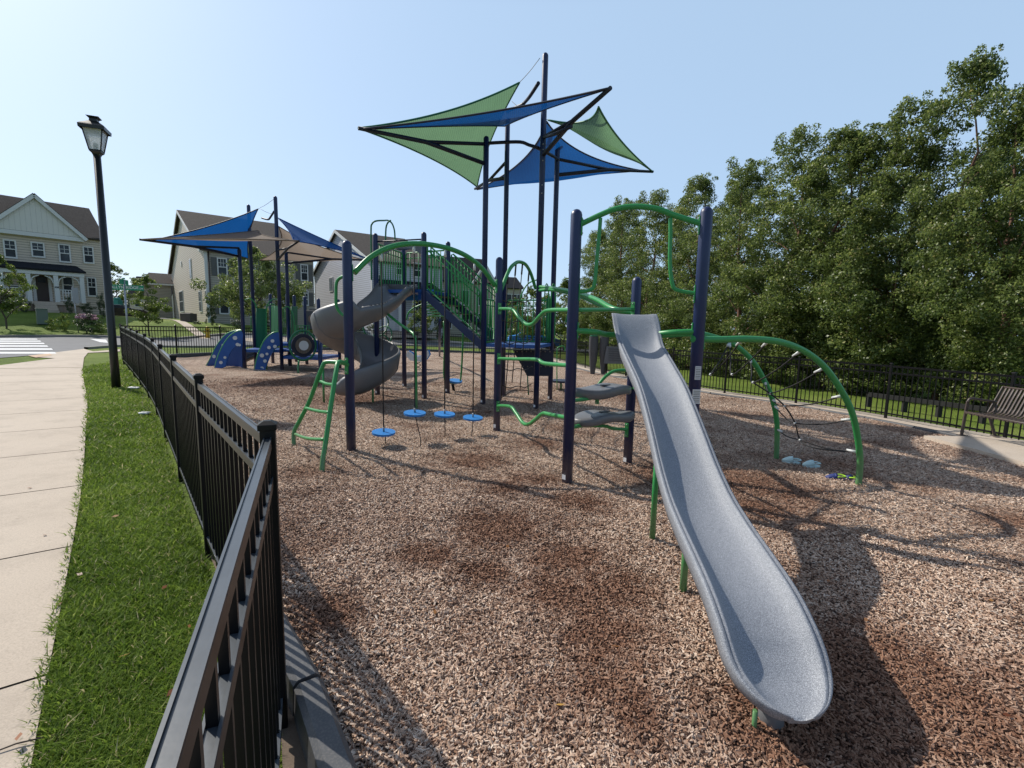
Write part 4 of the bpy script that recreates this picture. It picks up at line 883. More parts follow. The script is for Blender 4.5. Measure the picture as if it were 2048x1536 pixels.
# ------------------------------------------------------------------ street lamp
p=on(-8.50,10.10); lamp=thing('street_lamp','tall black lamp post with a square lantern standing in the grass strip','street lamp',p)
H_=5.49; V3=lambda x,y,z: Vector((x,y,z))
MB().tube([p-V3(0,0,.1),p+V3(0,0,.9),p+V3(0,0,H_-.72)],[0.082,0.062],20).build('pole','lampblack',lamp)
zb=p.z+H_-.72; ang=R_(24); X=V3(math.cos(ang),math.sin(ang),0); Y=V3(-math.sin(ang),math.cos(ang),0)
def ringz(c,h,z): return [c+X*(h*a*.88)+Y*(h*b*.88)+V3(0,0,z) for a,b in ((-1,-1),(1,-1),(1,1),(-1,1))]
c0=V3(p.x,p.y,zb)
head=MB().grid([ringz(c0,.045,-.05),ringz(c0,.075,.02),ringz(c0,.11,.05),ringz(c0,.11,.075)],False,True).build('lantern_base','lampblack',lamp)
fr=MB()
for a,b in zip(ringz(c0,.105,.07),ringz(c0,.185,.48)): fr.tube([a,b],.011,6)
for hh,z in ((.108,.075),(.185,.475)):
    q=ringz(c0,hh,z); 
    for i in range(4): fr.tube([q[i],q[(i+1)%4]],.011,6)
fr.build('lantern_frame','lampblack',lamp)
MB().grid([ringz(c0,.10,.075),ringz(c0,.178,.47)],False,True).build('glass','lampglass',lamp)
MB().tube([c0+V3(0,0,.06),c0+V3(0,0,.2)],.04,12,dome=True).build('bulb','offwhite',lamp)
MB().grid([ringz(c0,.235,.455),ringz(c0,.24,.52),ringz(c0,.21,.545),ringz(c0,.075,.635),ringz(c0,.07,.68),ringz(c0,.115,.715),ringz(c0,.115,.72),ringz(c0,.001,.725)],False,True).build('lantern_roof','lampblack',lamp)
# ------------------------------------------------------------------ street signs
def textmesh(s,size,mat,parent,origin,ux,uz,name='lettering',off=0.004,align='CENTER',ext=0.002):
    cu=bpy.data.curves.new(name,'FONT'); cu.body=s; cu.size=size; cu.align_x=align; cu.align_y='CENTER'; cu.extrude=ext; cu.offset=size*0.02
    o=bpy.data.objects.new(name,cu); C.objects.link(o); bpy.context.view_layer.update()
    me=bpy.data.meshes.new_from_object(o.evaluated_get(bpy.context.evaluated_depsgraph_get())); bpy.data.objects.remove(o)
    ux=Vector(ux).normalized(); uz=Vector(uz).normalized(); nn=ux.cross(uz)
    par=Vector(parent.get('_o',(0,0,0)))
    me.transform(Matrix((ux,uz,nn)).transposed().to_4x4()); me.transform(Matrix.Translation(Vector(origin)+nn*off-par))
    me.materials.clear(); me.materials.append(M[mat]); o=bpy.data.objects.new(name,me); C.objects.link(o); o.parent=parent; o['_o']=tuple(par); return o
sp_=at(254,640,20.0); sx_,sy_=sp_.x,20.0; g=on(sx_,sy_)
sg=thing('street_sign','green street name sign reading ALLYN RIDGE on a steel pole beyond the left fence corner','street sign',g)
MB().tube([g-V3(0,0,.1),V3(g.x,g.y,at(254,560,20).z)],.034,10).build('pole','steel',sg)
zc=at(252,575,20).z; ux=V3(.93,.36,0).normalized(); 
a=g.copy(); a.z=zc; ct=a+ux*0.10
bl=MB().box(ct,(1.12,.012,.21),(ux,V3(-ux.y,ux.x,0),V3(0,0,1))).build('sign_blade','signgreen',sg,bevel=0.002)
ux2=ux; textmesh('ALLYN RIDGE',0.155,'sticker',bl,ct-ux*0.09,ux,V3(0,0,1),off=0.010)
textmesh('DR',0.09,'sticker',bl,ct+ux*0.48+V3(0,0,-.03),ux,V3(0,0,1),off=0.010)
uy=V3(-.32,.95,0).normalized(); c2=V3(g.x,g.y,zc+.22); b2=MB().box(c2,(.8,.012,.2),(uy,V3(-uy.y,uy.x,0),V3(0,0,1))).build('sign_blade','signgreen',sg,bevel=0.002)
MB().box(V3(g.x,g.y,zc+.36),(.06,.06,.06)).build('sign_cap','signgreen',sg)
# back of a tall roadside sign
g=on(at(157,664,31).x,31); s2=thing('road_sign','grey back of a narrow road sign on a thin pole in front of the porch','road sign',g)
MB().tube([g-V3(0,0,.1),V3(g.x-.12,g.y,at(150,573,31).z)],.03,8).build('pole','steel',s2); a=at(152,591,31); MB().box(a+V3(0,-.04,0),(.32,.01,1.0),(V3(.55,.83,0).normalized(),V3(-.83,.55,0).normalized(),V3(0,0,1))).build('sign_plate','steel',s2)
# utility box
g=on(at(87,660,32).x,32); ub=MB(); ub.box(g+V3(0,0,.5),(.55,.5,1.0),(V3(.66,.75,0),V3(-.75,.66,0),V3(0,0,1))); ub.box(g+V3(0,0,1.03),(.60,.55,.06),(V3(.66,.75,0),V3(-.75,.66,0),V3(0,0,1)))
tag(ub.build('utility_box','box',None,bevel=0.02),'grey green utility cabinet on the verge across the road','utility box')
# hydrant
g=on(at(415,668,33).x,33); hy=MB(); hy.tube([g,g+V3(0,0,.55)],.13,12); hy.tube([g+V3(0,0,.55),g+V3(0,0,.68),g+V3(0,0,.78)],[.16,.06],12); hy.tube([g+V3(-.22,0,.42),g+V3(.22,0,.42)],.06,10); hy.tube([g,g+V3(0,0,.06)],.18,12)
tag(hy.build('fire_hydrant','yellow'),'yellow fire hydrant on the far verge behind the back fence','fire hydrant')
# paper scraps
for (x,y,sx_) in ((290,828,.10),(268,777,.13)):
    g=G(x,y,.03); mb=MB(); mb.ball(g+V3(0,0,.02),(sx_,.06,.018),9,5)
    for i in range(len(mb.v)): v=mb.v[i]; mb.v[i]=(v[0]+random.uniform(-.012,.012),v[1]+random.uniform(-.012,.012),v[2]+random.uniform(-.01,.01))
    tag(mb.build('paper_scrap','paper'),'crumpled white scrap on the grass, '+('nearer to the viewer' if y>800 else 'just behind the lamp post base'),'litter')
# ------------------------------------------------------------------ bench
bx,by=7.98,8.28; bd=V3(0.02,-1.0,0).normalized(); bo=V3(1,0.0,0)     # length toward -y, depth toward +x
bz=gz(8.3,7.5)+0.085
bn=thing('park_bench','brown slatted metal bench on a concrete slab beside the right fence','bench',V3(bx,by,bz))
P3=lambda s,d,z: V3(bx,by,bz)+bd*s+bo*d+V3(0,0,z)
prf=[(0.0,.40),(.015,.43),(.05,.445),(.15,.435),(.30,.42),(.40,.425),(.46,.46),(.50,.54),(.57,.72),(.64,.89),(.655,.90)]
LB=1.85; seat=MB(); s=.05
while s<LB-.02:
    rows=[[P3(s-.017,d,z),P3(s+.017,d,z)] for d,z in prf]; seat.grid(rows,True); s+=.062
so_=seat.build('slatted_seat','brown',bn); so_.modifiers.new('t','SOLIDIFY').thickness=0.007
fm=MB(); fm.tube([P3(0,.02,.425),P3(LB,.02,.425)],.016,8); fm.tube([P3(0,.64,.885),P3(LB,.64,.885)],.016,8); fm.build('frame','brown',bn)
for s in (0.0,LB):
    lg=MB(); l1=MB()
    l1.bar(P3(s,.02,0),P3(s,.05,.62),.05,.022,bd); l1.box(P3(s,.03,.008),(.13,.09,.014),(bo,bd,V3(0,0,1))); l1.build('leg','brown',bn,bevel=0.004); lg.bar(P3(s,.62,0),P3(s,.44,.42),.05,.02,bd); lg.bar(P3(s,.44,.42),P3(s,.64,.89),.05,.02,bd)
    lg.box(P3(s,.63,.008),(.13,.09,.014),(bo,bd,V3(0,0,1)))
    lo=lg.build('leg','brown',bn,bevel=0.004)
    MB().tube([P3(s,.05,.60),P3(s,.07,.655),P3(s,.13,.67),P3(s,.35,.64),P3(s,.55,.62)],.02,8,smooth_path=3).build('armrest','brown',bn)
# ------------------------------------------------------------------ shoes
def shoe(name,label,cat,c,ang,L,mat,strap,group,flat=False):
    L*=0.88
    ca,sa=math.cos(ang),math.sin(ang); c=Vector(c)
    P=lambda x,y,z: c+V3(x*ca-y*sa,x*sa+y*ca,z)
    def wd(t): return L*(0.155+0.045*math.sin(math.pi*min(1,t*1.15))+0.03*t)*math.sqrt(max(0.02,1-(2*t-1)**6))
    root=thing(name,label,cat,c,group)
    mb=MB(); st=[i/10 for i in range(11)]; rows=[]
    for t in st:
        w_=wd(t); x=(t-.5)*L; rows.append([P(x,-w_,0.0),P(x,-w_*1.03,.022),P(x,-w_*.9,.026),P(x,w_*.9,.026),P(x,w_*1.03,.022),P(x,w_,0.0)])
    mb.grid(rows,True); mb.f.append(tuple(range(6)));mb.sm.append(False); b=len(mb.v)-6; mb.f.append(tuple(range(b+5,b-1,-1)));mb.sm.append(False)
    mb.build('sole',mat,root)
    up=MB(); rows=[]
    for t in [0.42+0.58*i/7 for i in range(8)]:
        w_=wd(min(t,.995)); x=(t-.5)*L; h=(.085-.055*((t-.42)/.58)**1.6)*(L/.26)*(0.8 if flat else 1); hh=h*math.sqrt(max(0.03,1-((t-.42)/.60)**4)) 
        rows.append([P(x,w_*math.cos(a)*1.0,.024+hh*math.sin(a)) for a in [math.pi*k/8 for k in range(9)]])
    up.grid(rows,True); u=up.build('upper',mat,root); u.modifiers.new('t','SOLIDIFY').thickness=.006
    w_=wd(.45); MB().tube([P(-.04*L,w_,.05),P(-.3*L,w_*.95,.06),P(-.47*L,w_*.4,.055),P(-.47*L,-w_*.4,.055),P(-.3*L,-w_*.95,.06),P(-.04*L,-w_,.05)],.008,6,smooth_path=3).build('heel_strap',strap,root)
    MB().tube([P(.02*L,w_*.9,.05),P(0,0,.095*(L/.26)),P(.02*L,-w_*.9,.05)],.010,6,smooth_path=3).build('top_strap',mat,root)
shoe('clog','pale aqua foam clog lying nearest to the foot of the far climber tube','clog',G(1582,926,.02),R_(150),.25,'aqua','aqua','pale foam clogs')
shoe('clog','pale white foam clog to the right of its partner on the mulch','clog',G(1622,934,.02),R_(175),.25,'aqua','aqua','pale foam clogs')
shoe('sandal','navy child sandal with lime strap lying clear of the green tube','sandal',G(1670,960,.02),R_(165),.24,'sandal','lime','navy child sandals',True)
shoe('sandal','navy child sandal tucked against the base of the near green climber tube','sandal',G(1700,962,.02),R_(120),.22,'sandal','lime','navy child sandals',True)
# ------------------------------------------------------------------ other equipment
g=G(838,738); sr=thing('spring_rider','blue and white spring rider standing alone in the mulch far back','spring rider',g)
MB().tube([g+V3(.07*math.cos(i*.9),.07*math.sin(i*.9),.02*i) for i in range(18)],.012,6).build('spring','black',sr)
for dx,m_ in ((-.16,'offwhite'),(.16,'bluepl')):
    mb=MB(); o=[(.0,.30),(.12,.28),(.3,.36),(.42,.55),(.36,.72),(.22,.66),(.1,.5),(-.1,.48),(-.25,.62),(-.4,.68),(-.45,.5),(-.3,.33)]
    mb.poly([g+V3(x,dx,z) for x,z in o],.04,V3(0,1,0)); mb.build('side_panel',m_,sr)
MB().box(g+V3(0,0,.46),(.34,.28,.06)).build('seat','bluepl',sr,bevel=.02); MB().tube([g+V3(.22,-.25,.66),g+V3(.22,.25,.66)],.018,8).build('handle','black',sr)
g=G(908,783); st=thing('standing_spinner','green framed standing spinner with a small blue seat behind the stairs','spinner',g)
Yb=g.y; s_=MB().tube([at(888,642,Yb),at(889,700,Yb),at(888,750,Yb),at(894,764,Yb),at(910,766,Yb)],.024,8,smooth_path=4).build('frame_tube','green',st); MB().tube([at(926,655,Yb),at(925,700,Yb),at(922,752,Yb),at(918,764,Yb),at(905,767,Yb)],.022,8,smooth_path=4).build('frame_tube','green',st)
MB().disc(at(911,762,Yb),(0.1,-.15,1),.17,.04,20).build('seat','bluepl',st); MB().tube([at(905,768,Yb),g],.035,8).build('leg','black',st)
g=G(1196,750); dr=thing('play_drum','pair of tall dark grey tapered drums with teal caps behind the climbing tower','play drums',g)
for x0,w0 in ((1185,12),(1206,14)):
    Yd=g.y; mb=MB(); rows=[]
    for t in [i/6 for i in range(7)]:
        y=672+76*t; r=(0.10+0.05*math.sin(math.pi*(1-t)*.8))*(1-.35*t)*1.35; cc=at(x0+3*(1-t),y,Yd); rows.append([cc+V3(r*math.cos(a),r*.7*math.sin(a),0) for a in [2*math.pi*k/14 for k in range(14)]])
    mb.grid(rows,True,True); d=mb.build('drum_body','dgrey',dr); MB().disc(rows[0][0]*.5+rows[0][7]*.5+V3(0,0,.01),(0,0,1),.15,.05,14).build('drum_cap','greendk',d)
g=G(1140,712); d2=thing('play_drum','single dark grey drum with a green cap, seen just left of the middle tower post','play drum',g)
rows=[[at(1141,645+50*t,g.y)+V3((.13-.03*t)*math.cos(a)*1.6,(.13-.03*t)*math.sin(a),0) for a in [2*math.pi*k/12 for k in range(12)]] for t in (0,.3,.6,1,1.4)]
MB().grid(rows,True,True).build('drum_body','dgrey',d2); MB().poly([at(1130,645,g.y),at(1134,627,g.y),at(1144,622,g.y),at(1150,645,g.y)],.1).build('drum_cap','greendk',d2)
g=G(1225,752); ip=thing('info_board','light grey information board on black posts behind the climbing tower','board',g); Yi=g.y
pb=MB(); pb.poly([at(1213,692,Yi),at(1262,695,Yi),at(1258,728,Yi),at(1207,727,Yi)],.03); pnl=pb.build('board','greypl',ip); 
lb=MB()
for i in range(6): lb.poly([at(1217,697+i*4.5,Yi-.05),at(1250,699+i*4.5,Yi-.05),at(1250,700.2+i*4.5,Yi-.05),at(1217,698.2+i*4.5,Yi-.05)],.004)
lb.build('print','dgrey',pnl)
for x in (1215,1255): MB().tube([V3(at(x,700,Yi).x,Yi+.03,g.z-.05),at(x,692,Yi)+V3(0,.03,0)],.03,8).build('leg','black',ip)
mb=MB(); g=G(1110,705)
st2=thing('step_stool_climber','small dark round step beside yellow green hoop rails near the low deck','play step',at(1122,762,13.0)*1)
MB().disc(at(1122,762,13.0),(0,0,1),.30,.05,20).build('step','navydark',st2); MB().tube([at(1122,764,13.0),at(1122,780,13.0)],.03,8).build('leg','green',st2)
MB().tube([at(1114,780,12.6),at(1114,705,12.6),at(1117,695,12.6),at(1124,692,12.6),at(1129,694,12.6),at(1130,702,12.6)],.014,8,smooth_path=3).build('hoop_rail','green',st2)
# low dark rail beyond the right fence
a=at(1735,812,12.4); b=at(2075,842,9.6); rf=thing('rail_fence','low dark timber rail on the grass beyond the right fence','rail fence',on(a.x,a.y))
pa=on(a.x,a.y,.32); pb_=on(b.x,b.y,.32); MB().bar(pa,pb_,.05,.11).build('rail','rope',rf)
for t in (0.02,.28,.5,.75,.98): q=pa.lerp(pb_,t); MB().box(V3(q.x,q.y+.08,gz(q.x,q.y)+.15),(.09,.09,.36)).build('post','rope',rf)

# ------------------------------------------------------------------ cars
def car(label,c,ang,mat,L=4.5,Wd=1.8,Hh=1.45):
    c=Vector(c); ca,sa=math.cos(ang),math.sin(ang); P=lambda x,y,z:c+V3(x*ca-y*sa,x*sa+y*ca,z); root=thing('parked_car',label,'car',c)
    pr=[(-.5,.32),(-.5,.62),(-.47,.78),(-.36,.83),(-.27,1.0),(-.02,1.0),(.16,.80),(.38,.70),(.48,.6),(.5,.35),(.46,.22),(-.46,.22)]
    mb=MB(); rows=[]
    for y,ins in ((-.5,.05),(-.47,0),(.47,0),(.5,.05)): rows.append([P(x*L*(1-ins*.3),y*Wd*(1-(.22 if z>.85 else 0)),(z-ins*(.5 if z>.5 else -.5))*Hh) for x,z in pr])
    mb.grid(rows,False,True); mb.quad(*rows[0]); mb.quad(*reversed(rows[-1])); mb.build('body',mat,root,bevel=.04)
    gl=MB()
    for sy in (-1,1): gl.poly([P(-.34*L,sy*Wd*.475,.82*Hh),P(-.26*L,sy*Wd*.41,.96*Hh),P(-.03*L,sy*Wd*.41,.96*Hh),P(.12*L,sy*Wd*.475,.81*Hh)],.03)
    gl.poly([P(.01*L,-.36*Wd,.985*Hh),P(.01*L,.36*Wd,.985*Hh),P(.165*L,.42*Wd,.81*Hh),P(.165*L,-.42*Wd,.81*Hh)],.03); gl.build('window','glass',root)
    for sx in (-.31,.31):
        for sy in (-1,1): MB().disc(P(sx*L,sy*Wd*.46,.33),P(0,1,0)-P(0,0,0),.33,.2,18).build('wheel','black',root)
car('dark car parked on the side street left of the beige house',at(238,640,46)*1,R_(60),'carpaint'); 
g=at(1068,690,41); car('blue car parked on the road behind the low deck',V3(g.x,g.y,gz(g.x,g.y)),R_(5),'bluepl')
g=at(236,616,56); tb_=MB(); tb_.box(g+V3(0,0,.4),(.7,.7,1.0)); tb_.ball(g+V3(0,0,1.0),(.38,.38,.25),10,6); tag(tb_.build('waste_bin','tealbin',None,bevel=.05),'teal waste bin beside the side street','bin')

# ------------------------------------------------------------------ houses
class Fac:
    def __init__(s,p0,th):
        s.p=Vector((p0[0],p0[1],0)); s.d=V3(math.cos(th),math.sin(th),0); s.n=V3(math.sin(th),-math.cos(th),0)
    def sz(s,px,py,out=0):
        d=ray(px,py); k=d.x/d.y; q=s.p+s.n*out; t=(k*q.y-q.x)/(s.d.x-k*s.d.y); Y=q.y+s.d.y*t; return t,at(px,py,Y).z
    def P(s,t,z,out=0): q=s.p+s.d*t+s.n*out; return V3(q.x,q.y,z)
    def px(s,px,py,out=0): t,z=s.sz(px,py,out); return s.P(t,z,out)
    def ax(s): return (s.d,s.n,V3(0,0,1))
def rect(F,t0,t1,z0,z1,out,th,name,mat,parent,bevel=0): 
    mb=MB(); mb.box(F.P((t0+t1)/2,(z0+z1)/2,out+th/2),(abs(t1-t0),th,abs(z1-z0)),F.ax()); return mb.build(name,mat,parent,bevel)
def window(F,x0,y0,x1,y1,parent,out=0.0,shut=False,grid=(2,2),trim='white',arch=False):
    t0,z1=F.sz(x0,y0,out); t1,z0=F.sz(x1,y1,out)
    w_=t1-t0; h=z1-z0; b=.09
    fr=MB()
    for a0,a1,c0,c1 in ((t0,t1,z1-b,z1),(t0,t1,z0,z0+b*1.3),(t0,t0+b,z0+b*1.3,z1-b),(t1-b,t1,z0+b*1.3,z1-b),(t0+b,t1-b,(z0+z1)/2-.035,(z0+z1)/2+.035)):
        fr.box(F.P((a0+a1)/2,(c0+c1)/2,out+.05),(a1-a0,.10,c1-c0),F.ax())
    if arch:
        cc=[F.P((t0+t1)/2+w_/2*math.cos(a),z1+w_/2*.8*math.sin(a),out+.05) for a in [math.pi*k/10 for k in range(11)]]; fr.tube(cc,.06,6)
    o=fr.build('window',trim,parent)
    rect(F,t0+b,t1-b,z0+b,z1-b,out+.012,.02,'pane','glass',o)
    mt=MB()
    for k in range(1,grid[0]): tt=t0+b+(w_-2*b)*k/grid[0]; mt.box(F.P(tt,(z0+3*z1)/4,out+.05),(.03,.03,h/2-b),F.ax())
    for k in range(1,grid[1]): zz=(z0+z1)/2+(h/2-b)*k/grid[1]; mt.box(F.P((t0+t1)/2,zz,out+.05),(w_-2*b,.03,.03),F.ax())
    if grid[0]>1: mt.build('glazing_bar',trim,o)
    if shut:
        for a0,a1 in ((t0-.42,t0-.02),(t1+.02,t1+.42)): rect(F,a0,a1,z0,z1,out+.01,.05,'shutter','shutter',parent)
    return o
def wallpoly(pts,name,mat,parent): return MB().quad(*pts).build(name,mat,parent)
def roofslab(pts,mat,parent,th=.14,name='roof'): 
    return MB().poly(pts,th).build(name,mat,parent)
# house 1, far left
D0=at(88,590,38); F1=Fac((D0.x,D0.y),R_(52)); 
base=at(90,618,38).z-0.1
h1=thing('house','taupe sided house with a wide front gable and white columned porch, far left','house',V3(D0.x,D0.y,base))
tR,zE=F1.sz(201,478); tA,zA=F1.sz(66.4,391,.35); tRe,zRe=F1.sz(167,476,.35); tL=2*tA-tRe; tLw=tL-1.2
n1=F1.n; DP=9.0
def B_(F,t,z,dep): return F.P(t,z,-dep)
z0=base-0.6
wallpoly([F1.P(tLw,z0),F1.P(tR,z0),F1.P(tR,zE),F1.P(tLw,zE)],'wall','taupe',h1)
zR=at(186,419,(F1.P(tR,0,-4.5)).y).z
wallpoly([F1.P(tR,z0),B_(F1,tR,z0,DP),B_(F1,tR,zE,DP),B_(F1,tR,zR,DP/2),F1.P(tR,zE)],'wall','brick',h1)
wallpoly([F1.P(tLw,z0),B_(F1,tLw,z0,DP),B_(F1,tLw,zE,DP),B_(F1,tLw,zR,DP/2),F1.P(tLw,zE)],'wall','taupe',h1)
wallpoly([B_(F1,tLw,z0,DP),B_(F1,tR,z0,DP),B_(F1,tR,zE,DP),B_(F1,tLw,zE,DP)],'wall','taupe',h1)
sl=(zR-zE)/(DP/2)
roofslab([F1.P(tLw-.3,zE-.3*sl+.08,.3),F1.P(tR+.3,zE-.3*sl+.08,.3),B_(F1,tR+.3,zR+.08,DP/2),B_(F1,tLw-.3,zR+.08,DP/2)],'roofb',h1)
roofslab([B_(F1,tR+.3,zE-.3*sl+.08,DP+.3),B_(F1,tLw-.3,zE-.3*sl+.08,DP+.3),B_(F1,tLw-.3,zR+.08,DP/2),B_(F1,tR+.3,zR+.08,DP/2)],'roofb',h1)
MB().poly([F1.P(tL,zRe,.34),F1.P(tRe,zRe,.34),F1.P(tA,zA,.34)],.12,n1).build('gable','gable',h1)
sg2=(zA-zRe)/(tRe-tA)
for sgn in (-1,1):
    te=tA+sgn*(tRe-tA+.15); ze=zRe-.15*sg2
    roofslab([F1.P(te,ze+.1,.62),F1.P(tA,zA+.1,.62),B_(F1,tA,zA+.1,DP/2),B_(F1,te,ze+.1,.2)],'roofb',h1)
    MB().bar(F1.P(te,ze-.03,.60),F1.P(tA,zA-.03,.60),.06,.24).build('rake_trim','white',h1)
rect(F1,tL,tRe,zRe-.32,zRe-.02,.02,.4,'frieze','white',h1)
MB().bar(F1.P(tRe,zE-.02,.1),F1.P(tR+.3,zE-.06,.3),.12,.1).build('gutter','roofd',h1)
for wx in ((4.4,478,35.4,518),(60,483,91,516.5),(115,487,143,526.5),(164,492,189,528.5)): window(F1,*wx,h1)
window(F1,172,554,195,594,h1)
window(F1,122,552,149,588,h1,grid=(1,1)); window(F1,14,569,42,590,h1,grid=(1,1))
dt0,dz1=F1.sz(70,550);dt1,dz0=F1.sz(99,603); dd=rect(F1,dt0,dt1,dz0,dz1,.02,.06,'door','doorbrown',h1); rect(F1,dt0+.12,dt1-.12,dz1-.55,dz1-.12,.085,.01,'pane','glass',dd); 
for a0,a1 in ((dt0-.2,dt0-.02),(dt1+.02,dt1+.2)): rect(F1,a0,a1,dz0,dz1+.15,.02,.08,'door_trim','white',h1)
# porch
PO=1.9
pt0,pz0=F1.sz(-40,534,PO); pt1,_=F1.sz(171,546,PO); zt=F1.sz(168,535)[1]; ze=F1.sz(170,546,PO)[1]
pt0=tLw+1
roofslab([F1.P(pt0,ze,PO+.2),F1.P(pt1,ze,PO+.2),F1.P(pt1-.2,zt,0),F1.P(pt0,zt,0)],'roofd',h1)
rect(F1,pt0,pt1-.1,ze-.34,ze-.08,PO-.15,.22,'porch_beam','white',h1)
fz=dz0-.06; rect(F1,pt0,pt1-.1,fz-.22,fz,.02,PO+.05,'porch_floor','walk',h1); rect(F1,pt0,pt1-.15,fz-1.2,fz-.22,.02,PO-.1,'porch_skirt','brick',h1)
cols=[F1.sz(x,580,PO-.05)[0] for x in (4,58.5,113.5,165)]
for tc in cols:
    pc_=rect(F1,tc-.13,tc+.13,fz,ze-.3,PO-.22,.26,'column','white',h1)
for ta,tb2 in zip(cols,cols[1:]):
    ar=MB(); w_=tb2-ta
    ar.tube([F1.P(ta+.12,ze-1.0,PO-.1),F1.P(ta+.25,ze-.6,PO-.1),F1.P(ta+.6,ze-.4,PO-.1)],.05,6,smooth_path=3); ar.tube([F1.P(tb2-.12,ze-1.0,PO-.1),F1.P(tb2-.25,ze-.6,PO-.1),F1.P(tb2-.6,ze-.4,PO-.1)],.05,6,smooth_path=3); ar.build('bracket','white',h1)
for ta,tb2 in ((cols[0],cols[1]),(cols[2],cols[3])):
    rl=MB(); rl.bar(F1.P(ta+.13,fz+.95,PO-.1),F1.P(tb2-.13,fz+.95,PO-.1),.08,.06); rl.bar(F1.P(ta+.13,fz+.12,PO-.1),F1.P(tb2-.13,fz+.12,PO-.1),.06,.05)
    n=int((tb2-ta)/.16)
    for k in range(1,n): t=ta+(tb2-ta)*k/n; rl.box(F1.P(t,fz+.53,PO-.1),(.05,.05,.8),F1.ax())
    rl.build('railing','white',h1)
st_=MB()
for k in range(4): st_.box(F1.P((cols[1]+cols[2])/2,fz-.10-.19*k-.09,PO+.15+.3*k),(cols[2]-cols[1]-.3,.32,.18),F1.ax())
so2=st_.build('steps','walk',h1)
textmesh('608',.17,'roofd',h1,F1.P(cols[2],ze-1.25,PO+.05),F1.d,V3(0,0,1),'house_number')
# house 2 beige
c_=at(416,645,41); F2=Fac((c_.x,c_.y),R_(40)); S2=Fac((c_.x,c_.y),R_(40+90)); S2.n=-V3(math.sin(R_(130)),-math.cos(R_(130)),0)
h2=thing('house','beige house with a sunlit siding side wall and grey shutters behind the small play structure','house',V3(c_.x,c_.y,c_.z))
S2.n=-F2.d  # side wall faces left
b0=c_.z-.9; zE2=at(414.7,500,c_.y).z
tBk=S2.sz(343.7,560)[0]; tFr,_=F2.sz(628,570)
zR2=at(368,424,S2.P(tBk*.5,0).y).z
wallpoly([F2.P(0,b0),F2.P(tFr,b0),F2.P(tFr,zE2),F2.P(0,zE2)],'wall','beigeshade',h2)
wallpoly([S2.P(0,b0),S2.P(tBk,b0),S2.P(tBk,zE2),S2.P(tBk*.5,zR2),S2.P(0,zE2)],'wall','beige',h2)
wallpoly([F2.P(tFr,b0),F2.P(tFr,b0,-tBk),F2.P(tFr,zE2,-tBk),F2.P(tFr,zR2,-tBk*.5),F2.P(tFr,zE2)],'wall','beige',h2)
wallpoly([F2.P(0,b0,-tBk),F2.P(tFr,b0,-tBk),F2.P(tFr,zE2,-tBk),F2.P(0,zE2,-tBk)],'wall','beige',h2)
sl2=(zR2-zE2)/(tBk*.5)
for o1,sg_ in ((.35,1),(-(tBk+.35),-1)):
    roofslab([F2.P(-.35,zE2-.35*sl2+.1,o1),F2.P(tFr+.35,zE2-.35*sl2+.1,o1),F2.P(tFr+.35,zR2+.1,-tBk*.5),F2.P(-.35,zR2+.1,-tBk*.5)],'roofb',h2)
    MB().bar(F2.P(-.36,zE2-.35*sl2,o1),F2.P(-.36,zR2,-tBk*.5),.06,.26).build('rake_trim','white',h2)
rect(F2,-.02,.22,b0,zE2,.005,.06,'corner_trim','white',h2)
MB().tube([F2.P(.3,zE2,.12),F2.P(.3,b0,.12)],.05,6).build('downpipe','doorbrown',h2)
window(F2,433,515,455.5,553,h2,shut=True,grid=(3,2)); window(F2,600,528,616.5,563,h2,shut=True,grid=(3,2)); window(F2,436,578,459.5,629,h2,shut=True,grid=(2,1)); window(F2,604,585,617.5,612,h2,shut=True,arch=True); window(F2,565,583,580,612,h2)
window(F2,500,582,516,618,h2); window(F2,508,520,524,556,h2,shut=True,grid=(3,2))
def swin(x0,y0,x1,y1):   # side wall windows: s runs away to the left
    ta,za=S2.sz(x0,y0); tb3,zb3=S2.sz(x1,y1); ta,tb3=min(ta,tb3),max(ta,tb3); o=rect(S2,ta,tb3,zb3,za,.0,.07,'window','white',h2); rect(S2,ta+.1,tb3-.1,zb3+.1,(za+zb3)/2-.04,.071,.012,'pane','glass',o); rect(S2,ta+.1,tb3-.1,(za+zb3)/2+.04,za-.1,.071,.012,'pane','glass',o)
for q in ((379,519,385,557),(359,583,369,624),(398,582,405.5,624),(411,580,415.5,600)): swin(*q)
vt,vz=S2.sz(363.5,528); MB().disc(S2.P(vt,vz,.05),S2.n,.32,.06,16).build('round_vent','white',h2)
# garage wing at the back left
g0=S2.P(tBk*.93,0); gw=F2
W0=at(347,647,S2.P(tBk*.95,0).y-0.2); Fg=Fac((W0.x,W0.y),R_(40)); tg,_=Fg.sz(309,600); zg=at(347,569,W0.y).z
gg=MB().quad(Fg.P(tg-1,b0),Fg.P(0,b0),Fg.P(0,zg),Fg.P(tg-1,zg)).build('wing_wall','beigeshade',h2); MB().quad(Fg.P(0,b0),Fg.P(0,b0,-4),Fg.P(0,zg+1.2,-3),Fg.P(0,zg)).build('wing_wall','beige',h2)
roofslab([Fg.P(tg-1.3,zg,.4),Fg.P(.4,zg,.4),Fg.P(.4,zg+1.5,-3.6),Fg.P(tg-.2,zg+1.5,-3.6)],'roofb',h2); MB().bar(Fg.P(tg-1.3,zg-.08,.42),Fg.P(.4,zg-.08,.42),.08,.2).build('fascia','white',h2)
# air conditioner
g=at(378,646,39.2); ac=MB(); ac.box(g+V3(0,0,.38),(.85,.85,.8)); ac.disc(g+V3(0,0,.80),(0,0,1),.33,.03,16); tag(ac.build('air_conditioner','brown',None,bevel=.03),'dark box shaped air conditioner at the side wall of the beige house','air conditioner')
